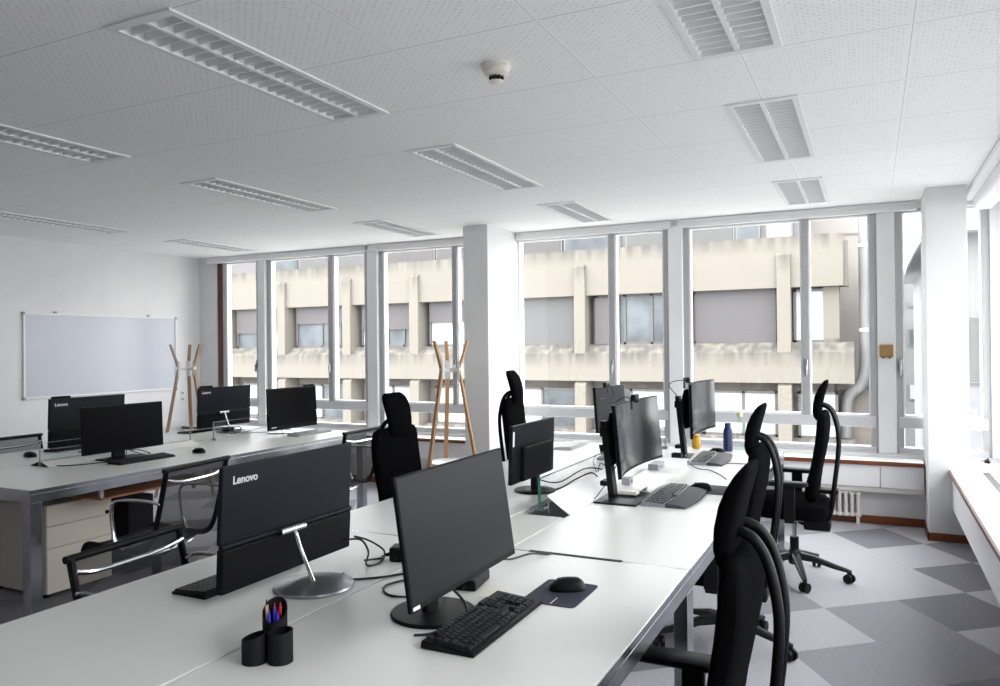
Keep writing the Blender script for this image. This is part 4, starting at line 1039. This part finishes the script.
def mesh_chair(loc, rz, label, dz=0.0):
    """mesh chair with polished frame; faces -X, rolled bar at the back top"""
    t = thing('mesh_chair', label, 'office chair', loc, rz, 'black mesh chairs with polished frames')
    castor_base(t, .29, M['aluchair'], .12, 5, .5)
    MB().cyl((0, 0, .12), (0, 0, .36), .026, n=16).build('column', M['black'], t)
    b = MB(); b.loft([sring(0, 0, .34, .05, .05, 16, 3), sring(0, 0, .375, .10, .07, 16, 3), sring(0, 0, .385, .10, .07, 16, 3)]); b.build('mechanism', M['black'], t)
    rail = spline([(-.27, 0, .405), (-.255, 0, .432), (-.20, 0, .440), (-.05, 0, .425), (.08, 0, .418), (.155, 0, .440), (.195, 0, .50), (.225, 0, .60 + dz * .4), (.25, 0, .70 + dz * .65), (.272, 0, .80 + dz * .88), (.282, 0, .852 + dz)], 4)
    W = .235
    b = MB()
    n = len(rail); rings = []
    for p in rail:
        rings.append(p)
    top = [(p.x, -W, p.z) for p in rail] ; bot = [(p.x, W, p.z) for p in rail]
    pts = []; fs = []
    m_ = 8
    for i, p in enumerate(rail):
        d = (rail[min(i + 1, n - 1)] - rail[max(i - 1, 0)]).normalized(); nr = Vector((-d.z, 0, d.x))
        for j in range(m_ + 1):
            y = -W + 2 * W * j / m_; sag = .012 * (1 - (y / W) ** 2)
            pts.append((p.x - nr.x * sag, y, p.z - nr.z * sag))
    for i in range(n - 1):
        for j in range(m_):
            a = i * (m_ + 1) + j; fs.append((a, a + 1, a + m_ + 2, a + m_ + 1))
    b.faces(pts, fs); b.round = True; b.build('mesh_sling', M['mesh'], t)
    for s in (-1, 1):
        MB().tube([(p.x, s * W, p.z) for p in rail], .011, 8, flat=1.5).build('side_rail', M['black'], t)
    b = MB(); b.cyl((.283, -W - .02, .855 + dz), (.283, W + .02, .855 + dz), .013, n=14); b.build('top_roll', M['black'], t)
    MB().cyl((-.272, -W - .01, .403), (-.272, W + .01, .403), .011, n=14).build('front_roll', M['black'], t)
    for nm, x, z_ in (('back_stretcher', .270, .795 + dz * .9), ('seat_stretcher', .075, .395), ('seat_stretcher', -.13, .41)):
        zz = z_
        MB().tube(spline([(x - .01, -W, zz + .012), (x + .012, -W * .6, zz - .012), (x + .016, 0, zz - .016), (x + .012, W * .6, zz - .012), (x - .01, W, zz + .012)], 4), .009, 8).build(nm, M['chrome'], t)
    for s in (-1, 1):
        y = s * (W + .018)
        MB().tube(spline([(.245, s * W, .675), (.215, y, .69), (.12, y, .695), (.0, y, .69), (-.05, y, .67), (-.062, y, .62), (-.05, y, .52), (-.025, y, .45), (.01, s * W, .425)], 5), .0105, 10, flat=.8).build('armrest', M['chrome'], t)
    b = MB()
    for s in (-1, 1): b.tube(spline([(.06, 0, .37), (.06, s * .12, .385), (.06, s * W, .41)], 4), .010, 8)
    b.build('spreader', M['chrome'], t)
    return t
mesh_chair((-3.59, 2.99, 0), .13, 'black mesh chair with chrome arms in front of the left desk, behind the near monitor')
mesh_chair((-2.13, 1.91, 0), PI + .077, 'black mesh chair pushed against the near edge of the near desk', dz=-.065)
mesh_chair((-3.74, 4.74, 0), .02, 'black mesh chair at the window end of the left desk, behind the high back chair')
mesh_chair((-5.66, 3.62, 0), PI, 'black mesh chair behind the left desk below the whiteboard', dz=-.04)

# ------------------------------------------------------------------ coat stands
def coat_stand(loc, rz, label, woods):
    t = thing('coat_stand', label, 'coat stand', loc, rz, 'three legged wooden coat stands')
    for k in range(3):
        a = 2 * PI * k / 3 + PI / 2
        c, s = math.cos(a), math.sin(a)
        P = [(.32 * c, .32 * s, 0), (.085 * c, .085 * s, 1.29), (.165 * c, .165 * s, 1.53)]
        rings = []
        for i, (x, y, z_) in enumerate(P):
            hw = (.018, .017, .015)[i]; ht = (.011, .011, .009)[i]
            q = Vector((-s, c, 0)); n_ = Vector((c, s, 0))
            rings.append([Vector((x, y, z_)) + q * (hw * u) + n_ * (ht * v) for u, v in ((-1, -1), (1, -1), (1, 1), (-1, 1))])
        MB().loft(rings).build('leg', woods[k], t)
    b = MB()
    for k in range(3):
        a = 2 * PI * k / 3 + PI / 2; b.m = Matrix.Rotation(a, 4, 'Z'); b.box(0, .09, -.014, .014, 1.265, 1.295, .004)
        b.box(.074, .098, -.022, .022, 1.20, 1.36, .003)
    b.build('centre_joint', M['greynode'], t)
    b = MB(); R_ = .2
    b.lathe([(.12, .47), (.18, .475), (.20, .495), (.194, .498), (.176, .483), (.12, .478)], n=36); b.build('lower_plate', M['greynode'], t)
    return t
coat_stand((-3.26, 5.71, 0), .45 + .25, 'oak coat stand beside the left column', [M['oak']] * 3)
coat_stand((-6.33, 5.66, 0), .66, 'weathered oak coat stand against the left wall near the whiteboard', [M['oakdark']] * 3)

# small black door stop on the right window sill
t = thing('suction_hook', 'small black hook lying on the right window sill in the corner', 'hook', (.80, 7.02, .53))
MB().loft([sring(0, 0, 0, .02, .04, 16, 2.5), sring(0, 0, .014, .018, .036, 16, 2.5), sring(0, .008, .024, .010, .02, 16, 2.5)]).build('body', M['black'], t)
MB().tube(spline([(0, -.03, .012), (.0, -.05, .03), (0, -.03, .04)], 4), .004, 6).build('hook', M['black'], t)

# ------------------------------------------------------------------ the street outside
YS = 24.0
side = MB().box(-90, 90, -60, 7.4, -8.2, -8.0); tag(side.build('added_dark_ground', M['asphalt'], smooth=False), 'unseen dark asphalt added below the right windows to cut bounce light', 'street', kind='structure')  # unseen ground added dark to limit light bounced onto the ceiling
gnd = MB().box(-90, 90, 7.4, 130, -8.2, -8.0); tag(gnd.build('street', M['ground'], smooth=False), 'grey street below the windows', 'street', kind='structure')
ob = thing('office_building', 'cream concrete office building across the street, streaked with stains', 'building', (-16, YS, -8))
def P(b): b.m = Matrix.Translation((16, -YS, 8)); return b
PIERS = [-34.35, -31.15, -27.95, -24.75, -21.52, -18.27, -15.2, -12.0, -8.72, -5.45, -2.33]
XE = -.72      # right end of the block
b = P(MB())
def spandrel(z0, z1):
    # chamfered sill on top: slopes back to the window plane
    b.loft([[(-37, YS, z0), (-37, YS + .9, z0), (-37, YS + .9, z1 + .30), (-37, YS + .36, z1 + .30), (-37, YS, z1)],
            [(XE + (.27 if z0 > 0 else .27), YS, z0), (XE + .27, YS + .9, z0), (XE + .27, YS + .9, z1 + .30), (XE + .27, YS + .36, z1 + .30), (XE + .27, YS, z1)]])
spandrel(.30, 1.20); spandrel(-2.55, -1.65); spandrel(-5.4, -4.5)
b.build('spandrel', M['facade'], ob, smooth=False)
b = P(MB()); b.box(-37, XE, YS + .10, YS + .9, 3.13, 4.65)
b.box(XE - .0, XE + .12, YS + .35, YS + .9, 3.13, 4.45)
b.build('parapet', M['facade'], ob, smooth=False)
for x in PIERS:
    b = P(MB())
    for z0, z1 in ((1.2, 4.2), (-1.65, .3), (-4.5, -2.55)):
        y0 = YS - .02
        b.loft([[(x - .19, y0, z0), (x + .19, y0, z0), (x + .19, YS + .8, z0), (x - .19, YS + .8, z0)],
                [(x - .19, y0, z1 - .12), (x + .19, y0, z1 - .12), (x + .19, YS + .8, z1 - .12), (x - .19, YS + .8, z1 - .12)],
                [(x - .19, YS + .14, z1), (x + .19, YS + .14, z1), (x + .19, YS + .8, z1), (x - .19, YS + .8, z1)]])
    b.build('pier', M['pier'], ob, smooth=False)
b = P(MB()); b.box(-37, XE - .3, YS + .85, YS + 4.8, -8, 4.60); b.build('wall', M['recess'], ob, smooth=False)
b = P(MB()); b.box(XE - .55, XE - .12, YS + .4, YS + .9, 1.4, 3.14); b.build('corner_wall', M['facade'], ob, smooth=False)
# windows: (x0, x1, z0, z1, list of (from, to, kind), blind fraction from the top, blind material)
def far_window(x0, x1, z0, z1, panes, blind, bm_):
    y = YS + .42
    f = P(MB())
    f.box(x0, x1, y, y + .1, z1 - .07, z1); f.box(x0, x1, y, y + .1, z0, z0 + .07); f.box(x0, x0 + .08, y, y + .1, z0, z1); f.box(x1 - .08, x1, y, y + .1, z0, z1)
    for a, _ in panes[1:]: f.box(x0 + a * (x1 - x0) - .04, x0 + a * (x1 - x0) + .04, y, y + .1, z0, z1)
    w = f.build('window', M['farframe'], ob, smooth=False)
    e = [p[0] for p in panes] + [1.0]
    for (a, k), c in zip(panes, e[1:]):
        P(MB()).box(x0 + a * (x1 - x0) + .03, x0 + c * (x1 - x0) - .03, y + .05, y + .07, z0 + .05, z1 - .05).build('pane', M[k], w, smooth=False)
    if blind:
        bl = P(MB()); bl.box(x0 + .05, x1 - .05, y - .06, y - .01, z1 - blind * (z1 - z0), z1); bl.build('shutter', M[bm_], w, smooth=False)
G, Wt = 'farglass', 'farwhite'
up = {0: ([(0, G), (.5, G)], .55, 'shutter'), 1: ([(0, G), (.5, Wt)], .5, 'shutter'), 2: ([(0, G), (.5, G)], .5, 'shutter'), 3: ([(0, G), (.5, Wt)], .62, 'shutter'),
      4: ([(0, G), (.5, G), (.85, G)], .42, 'shutter'), 5: ([(0, Wt), (.3, G), (.5, G), (.8, G)], .60, 'shutter'), 6: ([(0, Wt), (.45, Wt)], .46, 'shutter'),
      7: ([(0, G), (.5, G)], 1.0, 'shuttergrey'), 8: ([(0, G), (.38, G), (.72, G)], 0, 'shutter'), 9: ([(0, G), (.45, G)], 1.0, 'shutter')}
for i in range(10):
    x0, x1 = PIERS[i] + .30, PIERS[i + 1] - .19
    pn, bl, bmat = up[i]
    far_window(x0 + .12, x1 - .02, 1.5, 3.13, pn, bl, bmat)
    if i == 8:
        P(MB()).box(x0 + .12, x0 + .95, YS + .33, YS + .38, 1.5, 3.05).build('shutter', M['shutter'], ob, smooth=False)
    lo = [(0, Wt), (.45, G)] if i in (3, 4, 7) else ([(0, Wt), (.55, Wt)] if i in (5, 6, 9) else [(0, G), (.4, Wt)])
    far_window(x0 + .35, x1 - .05, -1.35, .03, lo, 0, None)
    far_window(x0 + .35, x1 - .05, -4.2, -2.82, [(0, G), (.5, G)], 0, None)
far_window(-2.10, -1.05, 1.5, 3.08, [(0, Wt)], 0, None)
far_window(-2.0, -.9, -1.35, .03, [(0, Wt)], 0, None)
# set-back top floor with shutters behind the parapet
tf = P(MB()); tf.box(-37, -1.9, YS + 2.2, YS + 4.8, 4.61, 7.6); tf.build('top_floor', M['topwall'], ob, smooth=False)
for i, (x0, x1, k) in enumerate(((-24.6, -22.6, 'farglass'), (-22.3, -20.4, 'shuttergrey'), (-20.2, -18.4, 'shuttergrey'), (-17.9, -15.6, 'shutter'), (-15.4, -13.4, 'shutter'), (-13.2, -12.0, 'shutter'), (-12.0, -10.2, 'shutter'), (-10.0, -8.0, 'farglass'), (-7.7, -6.1, 'shuttergrey'), (-5.6, -4.1, 'shuttergrey'), (-3.95, -3.3, 'farglass'), (-3.0, -2.3, 'farwhite'))):
    f = P(MB()); f.box(x0 - .06, x1 + .06, YS + 2.12, YS + 2.2, 4.5, 6.4); w = f.build('window', M['farpale'], ob, smooth=False)
    P(MB()).box(x0, x1, YS + 2.08, YS + 2.13, 4.5, 6.3).build('pane', M[k], w, smooth=False)
t = thing('stair_tower', 'pale pink stair tower standing behind the cream office building', 'building', (1.5, 30, -8))
b = MB(); b.m = Matrix.Translation((-1.5, -30, 8)); b.box(-3.6, .35, 29, 34, -8, 14)
b.build('wall', M['tower'], t, smooth=False)
b = MB(); b.m = Matrix.Translation((-1.5, -30, 8)); b.box(-3.6, .36, 28.97, 29, 5.9, 6.0); b.box(-3.6, .36, 28.97, 29, 5.2, 5.25); b.build('render_joint', M['recess'], t, smooth=False)
t = thing('drainpipe', 'white drainpipe running down beside the end of the cream building', 'drainpipe', (-.2, 25.08, -8))
MB().tube(spline([(.04, 0, 18), (.04, 0, 11), (.04, 0, 9.6), (.02, 0, 8.7), (-.12, 0, 8.2), (-.38, 0, 7.95), (-.5, 0, 7.4), (-.52, 0, 5), (-.52, 0, 0)], 6), .17, 12).build('pipe', M['pipe'], t)
b = MB()
for z_ in (9.8, 12.3): b.cyl((.04, 0, z_), (.04, 0, z_ + .1), .19, n=14)
b.build('bracket', M['greynode'], t)
t = thing('lower_annex', 'brown shaded annex beneath the end of the cream building', 'building', (-.38, 26, -8))
b = MB(); b.box(-.55, .55, -.6, 1.5, 0, 7.9); b.build('wall', M['recess'], t, smooth=False)
b = MB(); b.box(-.6, .62, -.7, 1.6, 7.9, 8.05); b.build('roof', M['farframe'], t, smooth=False)
# white houses to the right
t = thing('white_house', 'far white house seen left of the right column', 'building', (6, 50, -8))
b = MB(); b.m = Matrix.Translation((-6, -50, 8)); b.box(1.55, 14, 46, 60, -8, 5.3); b.build('wall', M['whiterender'], t, smooth=False)
for z0, z1, k in ((1.25, 2.2, 'farglass'), (-1.6, -.75, 'farwhite'), (-4.9, -4.3, 'farglass'), (3.3, 3.6, 'lilac')):
    b = MB(); b.m = Matrix.Translation((-6, -50, 8)); b.box(1.75, 2.38, 45.94, 46.0, z0, z1); w = b.build('window', M['farpale'], t, smooth=False)
    b = MB(); b.m = Matrix.Translation((-6, -50, 8)); b.box(1.8, 2.33, 45.92, 45.95, z0 + .06, z1 - .06); b.build('pane', M[k], w, smooth=False)
t = thing('lilac_house', 'pale lilac house with shuttered windows seen right of the right column', 'building', (6, 27, -8))
b = MB(); b.m = Matrix.Translation((-6, -27, 8)); b.box(1.75, 9, 22, 40, -8, 4.15); b.build('wall', M['whiterender'], t, smooth=False)
b = MB(); b.m = Matrix.Translation((-6, -27, 8)); b.faces([(1.2, 21.4, 4.15), (9.2, 21.4, 4.15), (9.2, 40, 4.15), (1.2, 40, 4.15), (1.2, 21.4, 4.3), (9.2, 21.4, 4.3), (9.2, 40, 4.3), (1.2, 40, 4.3)], [(3, 2, 1, 0), (4, 5, 6, 7), (0, 1, 5, 4), (1, 2, 6, 5), (2, 3, 7, 6), (3, 0, 4, 7)]); b.build('roof', M['greyroof'], t, smooth=False)
b = MB(); b.m = Matrix.Translation((-6, -27, 8)); b.box(1.74, 9, 21.96, 22, -1.6, .35); b.build('lilac_band', M['lilac'], t, smooth=False)
for x0 in (2.05, 2.75, 3.4):
    for z0, z1 in ((.45, 2.1), (-2.6, -1.3)):
        b = MB(); b.m = Matrix.Translation((-6, -27, 8)); b.box(x0, x0 + .42, 21.9, 21.97, z0, z1); w = b.build('window', M['farpale'], t, smooth=False)
        b = MB(); b.m = Matrix.Translation((-6, -27, 8)); b.box(x0 + .04, x0 + .3, 21.87, 21.91, z0 + .05, z1 - .05); b.build('shutter', M['shuttergrey'], w, smooth=False)
